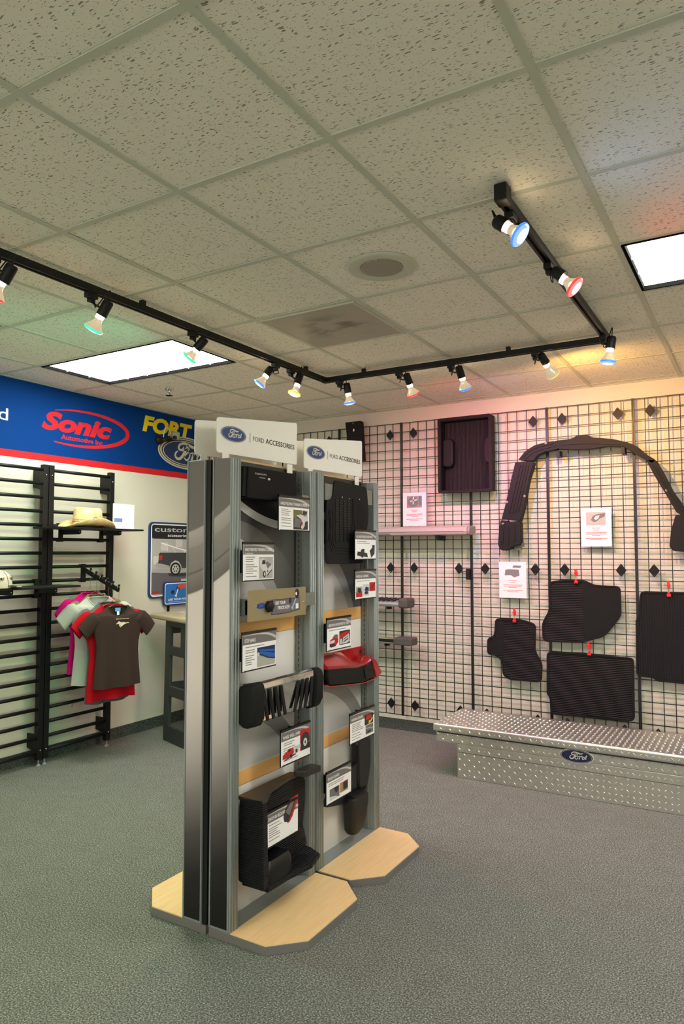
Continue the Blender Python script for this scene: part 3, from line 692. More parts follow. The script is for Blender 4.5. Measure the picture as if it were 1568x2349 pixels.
def card(label, title, y0, y1, z1, z0, kind, box, far, x=-1.77, arm=True):
    t = thing('info_card', label, 'info card', (x, (y0+y1)/2, z0), 'info cards on the display stands')
    w_, h_ = y1-y0, z1-z0; o = (x, y0, z0)
    build('holder', MB().box(x-.006, x-.001, y0-.001, y1+.001, z0-.002, z1+.003).box(x-.006, x+.0022, y0-.001, y1+.001, z1-.006, z1+.003).box(x-.006, x+.0022, y0+w_*.05, y1-w_*.02, z0-.002, z0+.003), M_RUBR, t)
    sh = build('sheet', MB().box(x-.001, x, y0+.001, y1-.001, z0+.001, z1-.002), M_PAPER, t)
    hb = h_*.275
    hd = build('header_band', MB().box(x, x+.0003, y0+.001, y1-.001, z1-.006-hb, z1-.006), M_GREYP, sh)
    arc = smoothpts([(.0, h_-.012), (w_*.4, h_-.010), (w_*.75, h_-.016), (w_*.998, h_-.034)], 5)
    build('header_swoosh', MB().strip(arc, [.001+.011*i/(len(arc)-1) for i in range(len(arc))], o, UY, UZ, .0003, .0005), M_GREYL, sh)
    fs = .0125 if len(title[0]) > 12 else .0145
    for i, s in enumerate(title):
        tw = min(w_*.86, len(s)*.0078)
        text('title_lettering', s, M_WTXT, sh, (x+.0003, y0+.012, z1-.006-hb+.008-(.0 if i == 0 else .006)+(.006 if len(title) > 1 and i == 0 else 0)), UY, UZ, fs if i == 0 else .005, tw if i == 0 else .05, bold=.0, depth=.0003)
    mb = MB(); zz = z1-.006-hb-.012; rnd = random.Random(label)
    ax0, ax1, az0, az1 = box
    while zz > z0+.012:
        fz = (zz-z0)/h_
        a1 = w_*(ax0-.04) if (fz < az1+.03 and ax0 > .3) else w_*.9
        if fz < az1+.02 and ax0 < .3: break
        L = a1-(.018)
        if L > .02: mb.box(x, x+.0003, y0+.018, y0+.018+L*rnd.uniform(.55, 1.), zz, zz+.0032)
        zz -= .0085 if rnd.random() < .7 else .013
    build('text_lines', mb, M_GTXT, sh)
    art(sh, (x, y0+ax0*w_, z0+az0*h_), UY, UZ, (ax1-ax0)*w_, (az1-az0)*h_, kind)
    if kind == 'wheel': art(sh, (x, y0+.01, z0+.014), UY, UZ, .135, .06, 'truck_red')
    if arm:
        yp = (YB1 if y0 < 2.8 else YB2); ps = yp+.05+.0185 if not far else yp+.608-.05-.0185
        if not far: mb = MB().box(-1.868, x-.006, ps-.005, ps+.005, z0+.03, z1-.03)
        else: mb = MB().box(-1.868, x-.006, y1-.030, y1-.020, z0+.03, z1-.03).box(-1.868, -1.858, y1-.020, ps+.005, z0+.04, z1-.04)
        build('arm', mb, M_BLACK, t)
    return t
for c in CARDS: card(*c)

# ---- tonneau cover sample box
t = thing('tonneau_cover_sample', 'black tonneau cover sample with small custom logo under the header sign', 'cover sample', (-1.80, 2.45, 1.70))
prof = [(-1.802, 1.724), (-1.796, 1.852), (-1.86, 1.858), (-1.885, 1.84), (-1.885, 1.735), (-1.86, 1.728)]
build('cover_shell', MB().prism([(p[0], p[1]) for p in prof], (0, 2.272, 0), UX, UZ, 0, -.345), mat('black_vinyl', (14, 13, 12), .7, spec=.2, bump=.2, nscale=500), t, bevel=.004)
build('side_rail', MB().prism([(-1.81, 1.73), (-1.805, 1.848), (-1.86, 1.853), (-1.885, 1.84), (-1.885, 1.74)], (0, 2.252, 0), UX, UZ, 0, -.02), M_DPLAS, t)
build('mount_bracket', MB().box(-1.885, -1.86, 2.617, 2.70, 1.735, 1.845).box(-1.868, -1.815, 2.69, 2.7425, 1.748, 1.765), M_ALU2, t)
text('logo_lettering', 'custom', M_GREYL, t, (-1.7975, 2.315, 1.824), UY, UZ, .0105, .078, bold=-.01, depth=.0012)
text('small_lettering', 'accessories', M_GREYL, t, (-1.798, 2.345, 1.811), UY, UZ, .005, .042, bold=-.01, depth=.0012)
build('logo_badge', MB().prism(ell(2.413, 1.8115, .009, .0048, 16), (-1.7985, 0, 0), UY, UZ, 0, .0016), M_GREYL, t)

# ---- tailgate lock demonstrator
t = thing('key_lock_panel', 'tan metal plate with USE YOUR TRUCK KEY sticker and black knob', 'demo panel', (-1.77, 2.447, 1.225))
x = -1.77
pl = build('plate', MB().box(x-.003, x, 2.241, 2.653, 1.225, 1.349), mat('tan_metal', (160, 146, 110), .4, .35), t)
build('mount_bar', MB().box(-1.865, -1.775, 2.2605, 2.262, 1.245, 1.315).box(-1.80, x-.003, 2.2605, 2.665, 1.25, 1.31).box(-1.865, -1.80, 2.74, 2.7425, 1.255, 1.32).box(-1.80, x-.008, 2.665, 2.7425, 1.262, 1.32), M_ALU2, t)
st = build('sticker', MB().prism([(2.396, 1.243), (2.396, 1.262), (2.404, 1.284), (2.396, 1.303), (2.605, 1.303), (2.605, 1.252), (2.500, 1.243)][:], (x, 0, 0), UY, UZ, 0, .0004), mat('sticker_purple', (112, 104, 112), .5), t)
build('sticker_border', MB().strip([(2.396, 1.243), (2.404, 1.284), (2.396, 1.303), (2.605, 1.303), (2.605, 1.252), (2.500, 1.243), (2.396, 1.243)], .003, (x, 0, 0), UY, UZ, .0003, .0007), mat('sticker_violet', (44, 34, 58), .5), st)
text('sticker_lettering', 'USE YOUR', M_WTXT, st, (x+.0004, 2.424, 1.283), UY, UZ, .013, .072, bold=.012, shear=.2)
text('sticker_lettering', 'TRUCK KEY!', M_WTXT, st, (x+.0004, 2.440, 1.262), UY, UZ, .013, .086, bold=.012, shear=.2)
build('key_print', MB().prism(ell(2.585, 1.322, .016, .021, 14), (x, 0, 0), UY, UZ, .0005, .0009).prism(ell(2.532, 1.294, .010, .013, 12), (x, 0, 0), UY, UZ, .0005, .0009), mat('key_violet', (44, 34, 62), .5), st)
build('key_blade_print', MB().strip([(2.574, 1.300), (2.552, 1.268), (2.546, 1.258)], [.007, .007, .018], (x, 0, 0), UY, UZ, .0007, .0011), mat('key_pale_blue', (150, 196, 214), .5), st)
build('key_hole_print', MB().prism(ell(2.577, 1.322, .006, .007, 12), (x, 0, 0), UY, UZ, .0009, .0013).prism(quad(2.574, 2.594, 1.257, 1.279), (x, 0, 0), UY, UZ, .0005, .0008), M_WTXT, st)
build('oval_sticker', MB().prism(ell(2.325, 1.284, .030, .0115, 24), (x, 0, 0), UY, UZ, 0, .0008), mat('oval_blue', (30, 62, 150), .4), t)
mb = MB()
for pts, ws in BADGE: mb.strip([(2.325+px*.026, 1.284+py*.0105) for px, py in pts], [q*.022 for q in ws], (x, 0, 0), UY, UZ, .0008, .0011)
build('oval_lettering', mb, mat('pale_blue_print', (92, 122, 190), .5), t)
build('lock_knob', MB().lathe([(0, .022), (.008, .0235), (.014, .022), (.019, .016), (.021, .006)], (x, 2.374, 1.279), UX, 18), M_BPLAS, t, autosm=True)
mb = MB()
for k in range(6): a = k*PI/3; mb.cyl((x+.003, 2.374+.0215*math.cos(a), 1.279+.0215*math.sin(a)), (x+.015, 2.374+.0215*math.cos(a), 1.279+.0215*math.sin(a)), .0045, 6)
build('knob_grip', mb, M_BPLAS, t)
build('rivet', MB().sphere((x+.001, 2.291, 1.285), .0045, 8, 5).sphere((x+.001, 2.631, 1.283), .0045, 8, 5), M_CHROME, t, smooth=True)

# ---- chrome step bar
t = thing('step_bar_sample', 'chrome plate with black slats and large black end caps', 'step bar', (-1.76, 2.5, .81))
prof = [(-1.835, .970), (-1.765, .982), (-1.750, .976), (-1.745, .955), (-1.755, .84), (-1.768, .818), (-1.80, .815), (-1.835, .83)]
build('chrome_body', MB().prism(prof, (0, 2.29, 0), UX, UZ, 0, -.405), M_CHROME, t, bevel=.003)
capL = [(-1.845, .955), (-1.80, .975), (-1.758, .984), (-1.742, .974), (-1.733, .945), (-1.738, .84), (-1.752, .812), (-1.79, .800), (-1.845, .835)]
def cap(y0, y1):
    rings = []
    for k in range(7):
        f = k/6; yy = y0+(y1-y0)*f
        sq = 1-.12*(max(0, .5-f)*2)**2
        cx, cz = -1.79, .893
        rings.append([Vector((cx+(px-cx)*sq, yy, cz+(pz-cz)*sq)) for px, pz in capL])
    return MB().loft(rings)
build('end_cap', cap(2.238, 2.312), M_DPLAS, t, autosm=True, bevel=.004)
build('end_cap', cap(2.758, 2.690), M_DPLAS, t, autosm=True, bevel=.004)
SL = [(2.312, 2.340), (2.351, 2.380), (2.392, 2.422), (2.430, 2.462), (2.560, 2.531), (2.595, 2.571), (2.630, 2.610), (2.668, 2.649)]
for yt, yb_ in SL:
    w_ = .0085
    build('slat', MB().prism([(yt-w_, .950), (yt+w_, .952), (yb_+w_, .826), (yb_-w_, .824)], (-1.747, 0, 0), UY, UZ, 0, .007), M_BPLAS, t, bevel=.002)
build('hanger_plate', MB().box(-1.8895, -1.835, 2.32, 2.68, .86, .93), M_BLACK, t)

# ---- drop-in bedliner sample
t = thing('bedliner_sample', 'black ribbed corner sample of a drop-in bedliner with wheel bump', 'bedliner', (-1.76, 2.45, .19))
def rib_mat(name, axis, freq, rgb=(20, 21, 22)):
    m, nt, b = newmat(name); N = NT(nt); P, xyz = N.pos()
    b.inputs['Base Color'].default_value = (*s2l(rgb), 1); b.inputs['Roughness'].default_value = .6; b.inputs['Specular IOR Level'].default_value = .25
    h = N.m('ABSOLUTE', N.m('SINE', N.m('MULTIPLY', xyz[axis], freq*PI)))
    bp = N.n('Bump'); bp.inputs['Strength'].default_value = .9; bp.inputs['Distance'].default_value = .004
    N.l(h, bp.inputs['Height']); N.l(bp.outputs['Normal'], b.inputs['Normal']); return m
M_RIBZ = rib_mat('ribbed_plastic_vertical', 2, 118); M_RIBX = rib_mat('ribbed_plastic_floor', 0, 75)
build('side_wall', MB().prism(rpoly([(-1.826, .205), (-1.823, .525), (-1.72, .532), (-1.706, .515), (-1.700, .192)], .012), (0, 2.262, 0), UX, UZ, 0, -.03), M_RIBZ, t, bevel=.004)
build('back_wall', MB().prism([(2.29, .20), (2.29, .50), (2.56, .515), (2.67, .52), (2.70, .48), (2.70, .40), (2.68, .30), (2.715, .20)], (-1.822, 0, 0), UY, UZ, 0, .02), M_RIBZ, t)
build('floor_pan', MB().prism([(-1.83, 2.29), (-1.70, 2.29), (-1.695, 2.415), (-1.672, 2.56), (-1.70, 2.665), (-1.77, 2.70), (-1.83, 2.715)], (0, 0, 0), UX, UY, .178, .196), M_RIBX, t, bevel=.003)
mb = MB()
for k in range(9):
    xx = -1.822+.0145*k; mb.box(xx, xx+.006, 2.292, 2.62-.0*k, .196, .1995)
build('floor_rib', mb, M_BPLAS, t, kind='stuff')
bump = []
for f, s in ((0, 1.), (.5, 1.), (.8, .93), (1., .78)):
    zt = .196+.088*f
    bump.append([Vector((-1.80+.098*(px*s*.5+.5), 2.29+.18*(py*s*.5+.5)-.0, zt)) for px, py in rrect(-1, 1, -1, 1, .35, 4)])
build('wheel_bump', MB().loft(bump), M_RUBR, t, smooth=False, autosm=True)
build('top_lip', MB().prism(rpoly([(-1.835, 2.262), (-1.706, 2.268), (-1.712, 2.30), (-1.765, 2.40), (-1.79, 2.56), (-1.79, 2.63), (-1.835, 2.63)], .01), (0, 0, 0), UX, UY, .520, .534), mat('olive_black_plastic', (52, 47, 38), .35), t, bevel=.005)
build('end_lip', MB().prism(rpoly([(-1.80, 2.60), (-1.745, 2.625), (-1.735, 2.735), (-1.80, 2.735)], .012), (0, 0, 0), UX, UY, .524, .548), mat('brown_black_plastic', (46, 42, 36), .4), t, bevel=.006)
build('mount_bar', MB().box(-1.86, -1.826, 2.2605, 2.268, .33, .45).box(-1.888, -1.826, 2.40, 2.60, .30, .42), M_ALU2, t)
c_ = card('drop-in bedliner info sheet mounted inside the black bedliner sample', ['DROP-IN BEDLINERS'], 2.292, 2.512, .478, .340, 'liner', (.52, 1.0, .40, 1.10), 0, x=-1.712, arm=False)
build('stand_off', MB().box(-1.8025, -1.718, 2.33, 2.34, .40, .41).box(-1.8025, -1.718, 2.45, 2.46, .40, .41), M_BLACK, c_)

# ---- rubber floor mat on the far stand
t = thing('floor_mat_sample', 'black moulded rubber floor mat hanging on the far stand', 'floor mat', (-1.81, 3.08, 1.445))
x = -1.805
matp = rpoly([(2.885, 1.445), (3.24, 1.445), (3.285, 1.56), (3.308, 1.72), (3.288, 1.846), (2.958, 1.858), (2.944, 1.765), (2.885, 1.752)], .02)
sh = build('mat_sheet', MB().prism(matp, (x, 0, 0), UY, UZ, -.008, 0), M_DPLAS, t, bevel=.003)
mb = MB(); yy = 2.963
for c in range(4):
    zz = 1.555
    while zz < 1.765:
        mb.box(x, x+.003, yy+c*.038, yy+c*.038+.031, zz, zz+.0075); zz += .0125
build('tread_blocks', mb, M_BPLAS, sh, kind='stuff')
mb = MB()
for a in (0, .012, .024):
    mb.strip(smoothpts([(2.935-a, 1.71), (2.937-a, 1.58), (2.955-a, 1.535-a), (3.0, 1.525-a), (3.16, 1.522-a)], 4), .004, (x, 0, 0), UY, UZ, 0, .003)
    mb.strip(smoothpts([(3.135+a, 1.775), (3.132+a, 1.66), (3.118+a, 1.56)], 4), .004, (x, 0, 0), UY, UZ, 0, .003)
mb.strip(smoothpts([(2.90, 1.70), (2.912, 1.64), (2.895, 1.55)], 4), .004, (x, 0, 0), UY, UZ, 0, .003)
for k in range(14): mb.strip([(3.185, 1.775-k*.018), (3.255, 1.735-k*.018)], .0025, (x, 0, 0), UY, UZ, 0, .002)
build('raised_lines', mb, M_BPLAS, sh, kind='stuff')
mb = MB()
for yy, zz in ((3.03, 1.776), (3.10, 1.773), (3.205, 1.776)): mb.sphere((x, yy, zz), .004, 8, 5)
build('screw_head', mb, M_CHROME, t, smooth=True)
build('back_plate', MB().box(-1.89, -1.813, 2.885, 3.36, 1.755, 1.834).box(-1.86, -1.84, 3.355, 3.369, 1.74, 1.80), M_ALU2, t)

# ---- red bumper sample
t = thing('bumper_sample', 'glossy red and black bumper section hanging on the far stand', 'bumper sample', (-1.83, 3.12, .83))
M_REDP = mat('red_car_paint', (168, 10, 18), .2, coat=.8)
#  y, ridge z, mid z, front z
ST = [(2.876, 1.000, .985, .960), (2.94, 1.004, .988, .954), (3.02, 1.006, .986, .946), (3.10, .998, .972, .936), (3.15, .970, .950, .929), (3.195, .944, .938, .930), (3.235, .934, .930, .927), (3.275, .944, .942, .934), (3.315, .958, .955, .948), (3.35, .935, .930, .925)]
rings = []
for y_, zr, zm, zf in ST:
    rings.append([Vector(q) for q in [(-1.880, y_, zr-.012), (-1.855, y_, zr), (-1.825, y_, zm), (-1.800, y_, zf+.004), (-1.789, y_, zf-.003), (-1.792, y_, zf-.011), (-1.83, y_, zf-.03), (-1.880, y_, zf-.035)]])
build('red_shell', MB().loft(rings), M_REDP, t, autosm=True)
build('back_flange', MB().prism([(2.876, .93), (2.876, 1.003), (3.376, .999), (3.376, .935)], (-1.888, 0, 0), UY, UZ, 0, .009), M_REDP, t)
build('fin', MB().prism([(3.300, .948), (3.316, .956), (3.362, .921), (3.421, .856), (3.360, .838), (3.350, .846), (3.308, .936)], (-1.812, 0, 0), UY, UZ, 0, .026), M_REDP, t, bevel=.006)
build('grille_insert', MB().prism([(2.876, .912), (2.876, .954), (2.99, .944), (3.173, .921), (3.196, .933), (3.234, .926), (3.305, .937), (3.352, .843), (3.288, .839), (3.229, .834), (2.893, .870)], (-1.865, 0, 0), UY, UZ, 0, .074), M_BPLAS, t, bevel=.008)
build('fog_lamp_bezel', MB().prism(rpoly([(3.238, .848), (3.222, .905), (3.246, .921), (3.300, .928), (3.334, .848)], .010), (-1.793, 0, 0), UY, UZ, 0, .007), M_RUBR, t, bevel=.003)
build('lower_lip', MB().strip([(2.880, .874), (2.893, .866), (3.06, .848), (3.229, .831), (3.358, .836)], .004, (-1.85, 0, 0), UY, UZ, 0, .058), M_REDP, t)
build('bolt', MB().cyl((-1.879, 3.345, .972), (-1.874, 3.345, .972), .009, 10), M_TXT, t)

# ---- splash guard / fender flare sample
t = thing('splash_guard_sample', 'black moulded splash guard in the bottom of the far stand', 'splash guard', (-1.83, 3.2, .09))
build('back_strip', MB().prism(rpoly([(3.235, .28), (3.225, .52), (3.25, .548), (3.325, .545), (3.365, .515), (3.368, .38), (3.33, .26)], .025), (-1.872, 0, 0), UY, UZ, 0, .045), M_RUBR, t, bevel=.012)
build('arch_panel', MB().prism(rpoly([(2.93, .285), (3.00, .315), (3.08, .34), (3.13, .40), (3.24, .42), (3.30, .30), (3.22, .24), (3.08, .255)], .015), (-1.876, 0, 0), UY, UZ, 0, .04), M_RUBR, t, bevel=.01)
rings = []
for z_, y0, y1, x1 in ((.080, 3.165, 3.225, -1.815), (.105, 3.140, 3.255, -1.802), (.16, 3.135, 3.275, -1.796), (.22, 3.130, 3.285, -1.792), (.262, 3.130, 3.29, -1.794), (.272, 3.138, 3.285, -1.80)):
    rings.append([Vector((q[0], q[1], z_)) for q in rrect(-1.868, x1, y0, y1, .022, 4)])
build('flap', MB().loft(rings), mat('brown_black_flap', (30, 25, 18), .6), t, autosm=True)
build('top_shelf', MB().prism(rpoly([(-1.872, 3.135), (-1.794, 3.135), (-1.794, 3.24), (-1.83, 3.32), (-1.872, 3.335)], .02), (0, 0, 0), UX, UY, .2725, .284), M_BPLAS, t, bevel=.004)
build('mount_plate', MB().box(-1.8895, -1.872, 3.25, 3.34, .33, .42), M_ALU2, t)

# ================================================================ LEFT WALL
# u runs along +y (to the right in the picture), outward normal is +x
t = thing('wall_banner', 'blue wall banner with red stripe, Sonic lettering and oval badge', 'banner', (XW, 3.0, 2.178))
bx = XW+.002
build('blue_sheet', MB().box(XW+.0005, bx, .2, YW-.004, 2.228, H-.003), M_BLUE, t)
build('red_stripe', MB().box(XW+.0005, bx+.0002, .2, YW-.004, 2.178, 2.228), M_RED, t)
f = bx+.0003
lg = text('logo_lettering', 'Sonic', M_RED, t, (f, 3.318, 2.424), UY, UZ, .128, .655, bold=.045, shear=.28)
text('logo_small_lettering', 'Automotive Inc', M_RED, t, (f, 3.488, 2.362), UY, UZ, .036, .392, bold=.022)
n = 46; outer = []; inner = []
pts = []; ws = []
for i in range(n+1):
    a = math.radians(120-i*(240)/n)
    pts.append((3.665+.475*math.cos(a), 2.463+.137*math.sin(a)+.02*math.cos(a)))
    k = 1-abs(i-n*.52)/(n*.52); ws.append(.004+.036*max(0, k)**.8)
build('logo_swoosh', MB().strip(pts, ws, (f, 0, 0), UY, UZ, 0, .0008), M_RED, t)
text('white_lettering', 'd', M_WTXT, t, (f, 2.972, 2.431), UY, UZ, .086, .075, bold=.0)
text('yellow_lettering', 'FORT M', M_YELLOW, t, (f, 4.302, 2.552), UY, UZ, .125, .845, bold=.05, shear=.17)
o = (f+.0012, 4.846, 2.412)
rim = build('oval_badge', MB().prism(ell(0, 0, .362, .149, 56), o, UY, UZ, 0, .0008), mat('badge_cream', (206, 200, 178), .5), t)
build('dark_ring', MB().ring(ell(0, 0, .345, .136, 56), ell(0, 0, .338, .130, 56), o, UY, UZ, .0008, .0012).ring(ell(0, 0, .318, .120, 56), ell(0, 0, .304, .111, 56), o, UY, UZ, .0008, .0012), mat('badge_dark', (46, 44, 36), .5), rim)
build('blue_field', MB().prism(ell(0, 0, .292, .104, 56), o, UY, UZ, .0008, .0014), mat('badge_navy', (28, 54, 98), .5), rim)
mb = MB()
for q, wsx in BADGE: mb.strip([(px*.362, py*.149) for px, py in q], [w_*.35 for w_ in wsx], o, UY, UZ, .0014, .002)
build('script_lettering', mb, mat('badge_cream2', (212, 204, 182), .5), rim)

# ---- security camera over the banner
t = thing('security_camera', 'small grey security camera on a black arm in front of the banner', 'camera', (XW+.004, 4.46, 2.49))
fx = XW+.004
build('wall_plate', MB().lathe([(0, .042), (.02, .042), (.034, .03), (.05, .028)], (fx, 4.49, 2.49), UX, 20), M_BPLAS, t, autosm=True)
build('arm', MB().tube([(fx+.04, 4.49, 2.485), (fx+.055, 4.53, 2.492), (fx+.06, 4.60, 2.505)], .017, 10), M_BPLAS, t, smooth=True)
dirc = Vector((.80, -.58, -.18)).normalized(); cc = Vector((fx+.055, 4.635, 2.542))
e1 = dirc.cross(UZ).normalized(); e2 = e1.cross(dirc)
build('camera_body', MB().obox(cc, (dirc, e1, e2), .052, .033, .034), mat('camera_grey', (150, 142, 122), .4), t, bevel=.006)
build('lens', MB().lathe([(0, .018), (.018, .018), (.022, .015), (.018, .010)], cc+dirc*.05-e2*.014+e1*.012, dirc, 18), M_BPLAS, t, autosm=True)
build('cable', MB().tube(smoothpts([(fx+.045, 4.50, 2.50), (fx+.06, 4.50, 2.57), (fx+.05, 4.54, 2.60), (fx+.03, 4.59, 2.585), (fx+.03, 4.615, 2.555)], 6), .004, 6), M_WHITE, t, smooth=True)

# ---- ladder racks
RX = -4.44
def rack(label, y0, y1):
    t = thing('ladder_rack', label, 'display rack', (RX, (y0+y1)/2, 0), 'black ladder racks on the left wall')
    for k, y in enumerate((y0, y1-.042)):
        p = build('post', MB().box(RX-.03, RX+.012, y, y+.042, .045, 2.135), M_BLACK, t, bevel=.003)
        build('bolt', MB().sphere((RX+.012, y+.021, 2.06), .006, 8, 5).sphere((RX+.012, y+.021, .11), .006, 8, 5), M_CHROME, p, smooth=True)
        build('levelling_foot', MB().cyl((RX-.005, y+.021, .012), (RX-.005, y+.021, .05), .006, 8).lathe([(0, .017), (.008, .016), (.014, .008)], (RX-.005, y+.021, 0), UZ, 12), M_ALU, p)
        for z0, z1 in ((1.955, 2.10), (.10, .22)):
            yy = y+.008 if k else y+.034
            build('wall_bracket', MB().prism([(XW+.001, z0+.02), (XW+.001, z1), (RX-.03, z1), (RX-.03, z0)], (0, yy, 0), UX, UZ, 0, .005), M_BLACK, p)
    rail0 = None
    for k in range(21):
        z = 2.098-.1*k
        if rail0 is None: rail0 = build('rail', MB().cyl((RX-.004, y0+.03, z), (RX-.004, y1-.03, z), .0125, 12), M_BLACK, t, smooth=True)
        else: child_copy(rail0, t, 'rail', (0, 0, -.1*k))
    return t
rack('black ladder rack cut by the left picture edge, cap shelf on it', 2.70, 3.298)
rack('black ladder rack holding straw hat shelf and hanging shirts', 3.304, 3.902)

def shelf(label, y0, y1, z, ybr, zr):
    t = thing('rack_shelf', label, 'shelf', (-4.3, (y0+y1)/2, z), 'black shelves hooked on the racks')
    build('board', MB().box(-4.415, -4.172, y0, y1, z-.014, z), M_BLACK, t, bevel=.002)
    for y in ybr:
        b_ = build('bracket', MB().prism([(-4.425, z-.016), (-4.205, z-.016), (-4.205, z-.042), (-4.22, z-.05), (-4.425, z-.05)], (0, y+.004, 0), UX, UZ, 0, .006).box(-4.4315, -4.418, y-.016, y+.016, zr-.11, zr+.012), M_BLACK, t)
        build('hook', MB().box(-4.452, -4.418, y-.02, y+.02, zr+.0126, zr+.018).box(-4.452, -4.418, y-.02, y+.02, zr-.1175, zr-.112), M_BLACK, b_)
        build('screw', MB().sphere((-4.212, y-.003, z-.03), .005, 8, 5), M_CHROME, b_, smooth=True)
shelf('black shelf carrying the straw hat and a white sign', 3.165, 3.972, 1.682, (3.405, 3.775), 1.698)
shelf('black shelf carrying the pale baseball cap at the left edge', 2.62, 3.388, 1.272, (2.88, 3.215), 1.298)

# ---- straw hat
def straw_mat():
    m, nt, b = newmat('straw'); N = NT(nt); P, xyz = N.pos()
    a = N.n('TexNoise'); a.inputs['Scale'].default_value = 14; N.l(P, a.inputs['Vector'])
    w1 = N.n('TexWave'); w1.inputs['Scale'].default_value = 90; N.l(P, w1.inputs['Vector'])
    c = N.ramp(a.outputs['Fac'], [(.3, s2l((206, 166, 104))), (.7, s2l((240, 214, 160)))])
    N.l(c, b.inputs['Base Color']); b.inputs['Roughness'].default_value = .75
    bp = N.n('Bump'); bp.inputs['Strength'].default_value = .5; bp.inputs['Distance'].default_value = .002; N.l(w1.outputs['Fac'], bp.inputs['Height']); N.l(bp.outputs['Normal'], b.inputs['Normal']); return m
M_STRAW = straw_mat()
hc = Vector((-4.285, 3.53, 1.688))
t = thing('straw_hat', 'woven straw cowboy hat with blue oval patch on the upper shelf', 'hat', (hc.x, hc.y, 1.682))
def hring(rx, ry, z, curl=0., pinch=0., n=36):
    R = []
    for i in range(n):
        a = 2*PI*i/n; cx, cy = math.cos(a), math.sin(a)
        R.append(hc+Vector((rx*cx, ry*cy, z+curl*abs(cx)**2-.25*curl*abs(cy)**2-pinch*(cy*cy))))
    return R
crown = [hring(.088, .118, .012), hring(.087, .117, .045), hring(.083, .113, .09), hring(.078, .108, .122, 0, -.004), hring(.066, .094, .138, 0, -.006), hring(.04, .07, .136, .004, -.010), hring(.012, .045, .118, .01, -.016)]
build('crown', MB().loft(crown, False, True), M_STRAW, t, smooth=True)
brim = [hring(.086, .116, .014), hring(.104, .15, .004, .012), hring(.120, .185, .0, .032), hring(.128, .222, -.001, .052), hring(.130, .236, .003, .058), hring(.130, .236, .006, .058), hring(.118, .185, .006, .033), hring(.09, .118, .018)]
build('brim', MB().loft(brim, False, False), M_STRAW, t, smooth=True)
mb = MB()
for r_ in range(4):
    for i in range(40):
        a = 2*PI*(i+.5*(r_ % 2))/40; z = .038+.012*r_; ra, rb = .0872-.0018*r_, .1172-.0016*r_
        p = hc+Vector((ra*math.cos(a), rb*math.sin(a), z)); nn = Vector((math.cos(a)/ra, math.sin(a)/rb, 0)).normalized(); tt = UZ.cross(nn)
        mb.obox(p, (nn, (tt+UZ*.5).normalized(), nn.cross((tt+UZ*.5).normalized())), .0012, .0042, .0022)
build('weave_holes', mb, mat('straw_hole', (88, 62, 30), .9), t, kind='stuff')
pa = -0.05; pc = hc+Vector((.0885*math.cos(pa), .1175*math.sin(pa), .052)); pn = Vector((math.cos(pa)/.0885, math.sin(pa)/.1175, .0)).normalized(); pu = UZ.cross(pn).normalized()
badge(t, 'oval_patch', pc, pu, UZ, .036, .021, d=.002, field=mat('patch_blue', (36, 62, 150), .6), thick=.001)
build('hat_band', MB().obox(hc+Vector((.085, .062, .016)), ((pn), pu, UZ), .004, .012, .005), mat('brown_leather', (84, 44, 24), .6), t)

# ---- baseball cap
kc = Vector((-4.25, 2.795, 1.274))
t = thing('baseball_cap', 'pale grey baseball cap with stitched lettering at the left edge', 'cap', tuple(kc))
M_CAP = mat('cap_cloth', (196, 184, 166), .85, bump=.3, nscale=400)
rings = []
for z, s in ((.0, 1.), (.03, 1.0), (.06, .95), (.085, .82), (.104, .58), (.113, .28), (.115, .04)):
    rings.append([kc+Vector((.082*s*math.cos(2*PI*i/28), .098*s*math.sin(2*PI*i/28), z)) for i in range(28)])
build('crown', MB().loft(rings, False, True), M_CAP, t, smooth=True)
M_CAPD = mat('cap_dark', (52, 46, 40), .8)
br = []
for i in range(15):
    a = math.radians(-72+144*i/14); d = .5+.5*math.cos(a)
    b0 = kc+Vector((.082*math.sin(a)*.95+.012, .095*math.cos(a)*.9, .012)); b1 = b0+Vector((.02*math.sin(a), .068*d, -.010*d))
    br.append([b0, b1, b1+Vector((0, 0, .005)), b0+Vector((0, 0, .006))])
build('brim', MB().loft(br), M_CAPD, t, smooth=False)
build('button', MB().sphere(kc+Vector((0, 0, .116)), .008, 8, 5), M_CAP, t, smooth=True)
mb = MB()
for k in range(6):
    a = k*PI/3+.3; mb.tube([kc+Vector((.0825*s*math.cos(a), .0985*s*math.sin(a), z+.0005)) for z, s in ((.0, 1.), (.03, 1.0), (.06, .95), (.085, .82), (.104, .58))], .0015, 5)
build('seam', mb, M_CAPD, t)
build('brim_edge', MB().tube([r[1]+Vector((0, 0, .002)) for r in br], .003, 6), M_CAP, t, smooth=True)
cu = Vector((-.25, .97, 0)).normalized()
text('stitched_lettering', 'MUSTANG', M_CAPD, t, kc+Vector((.0845, -.035, .052)), cu, (UZ*.98-Vector((.2, .05, 0))).normalized(), .016, .115, bold=.0, depth=.004)

# ---- white sign on the shelf
t = thing('shelf_sign', 'white printed sheet in a clear stand beside the straw hat', 'sign', (-4.30, 3.882, 1.682))
sh = build('sheet', MB().box(-4.3015, -4.300, 3.776, 3.99, 1.684, 1.880), M_PAPER, t)
build('stand_foot', MB().box(-4.335, -4.262, 3.78, 3.986, 1.6822, 1.684), M_PAPER, t)
bl = build('blue_block', MB().box(-4.300, -4.2996, 3.79, 3.87, 1.738, 1.768), mat('muted_blue_print', (112, 136, 186), .6), sh)
build('text_lines', MB().box(-4.300, -4.2997, 3.80, 3.90, 1.845, 1.849).box(-4.300, -4.2997, 3.80, 3.93, 1.832, 1.835).box(-4.300, -4.2997, 3.92, 3.96, 1.715, 1.722), mat('faint_print', (206, 210, 222), .7), sh)

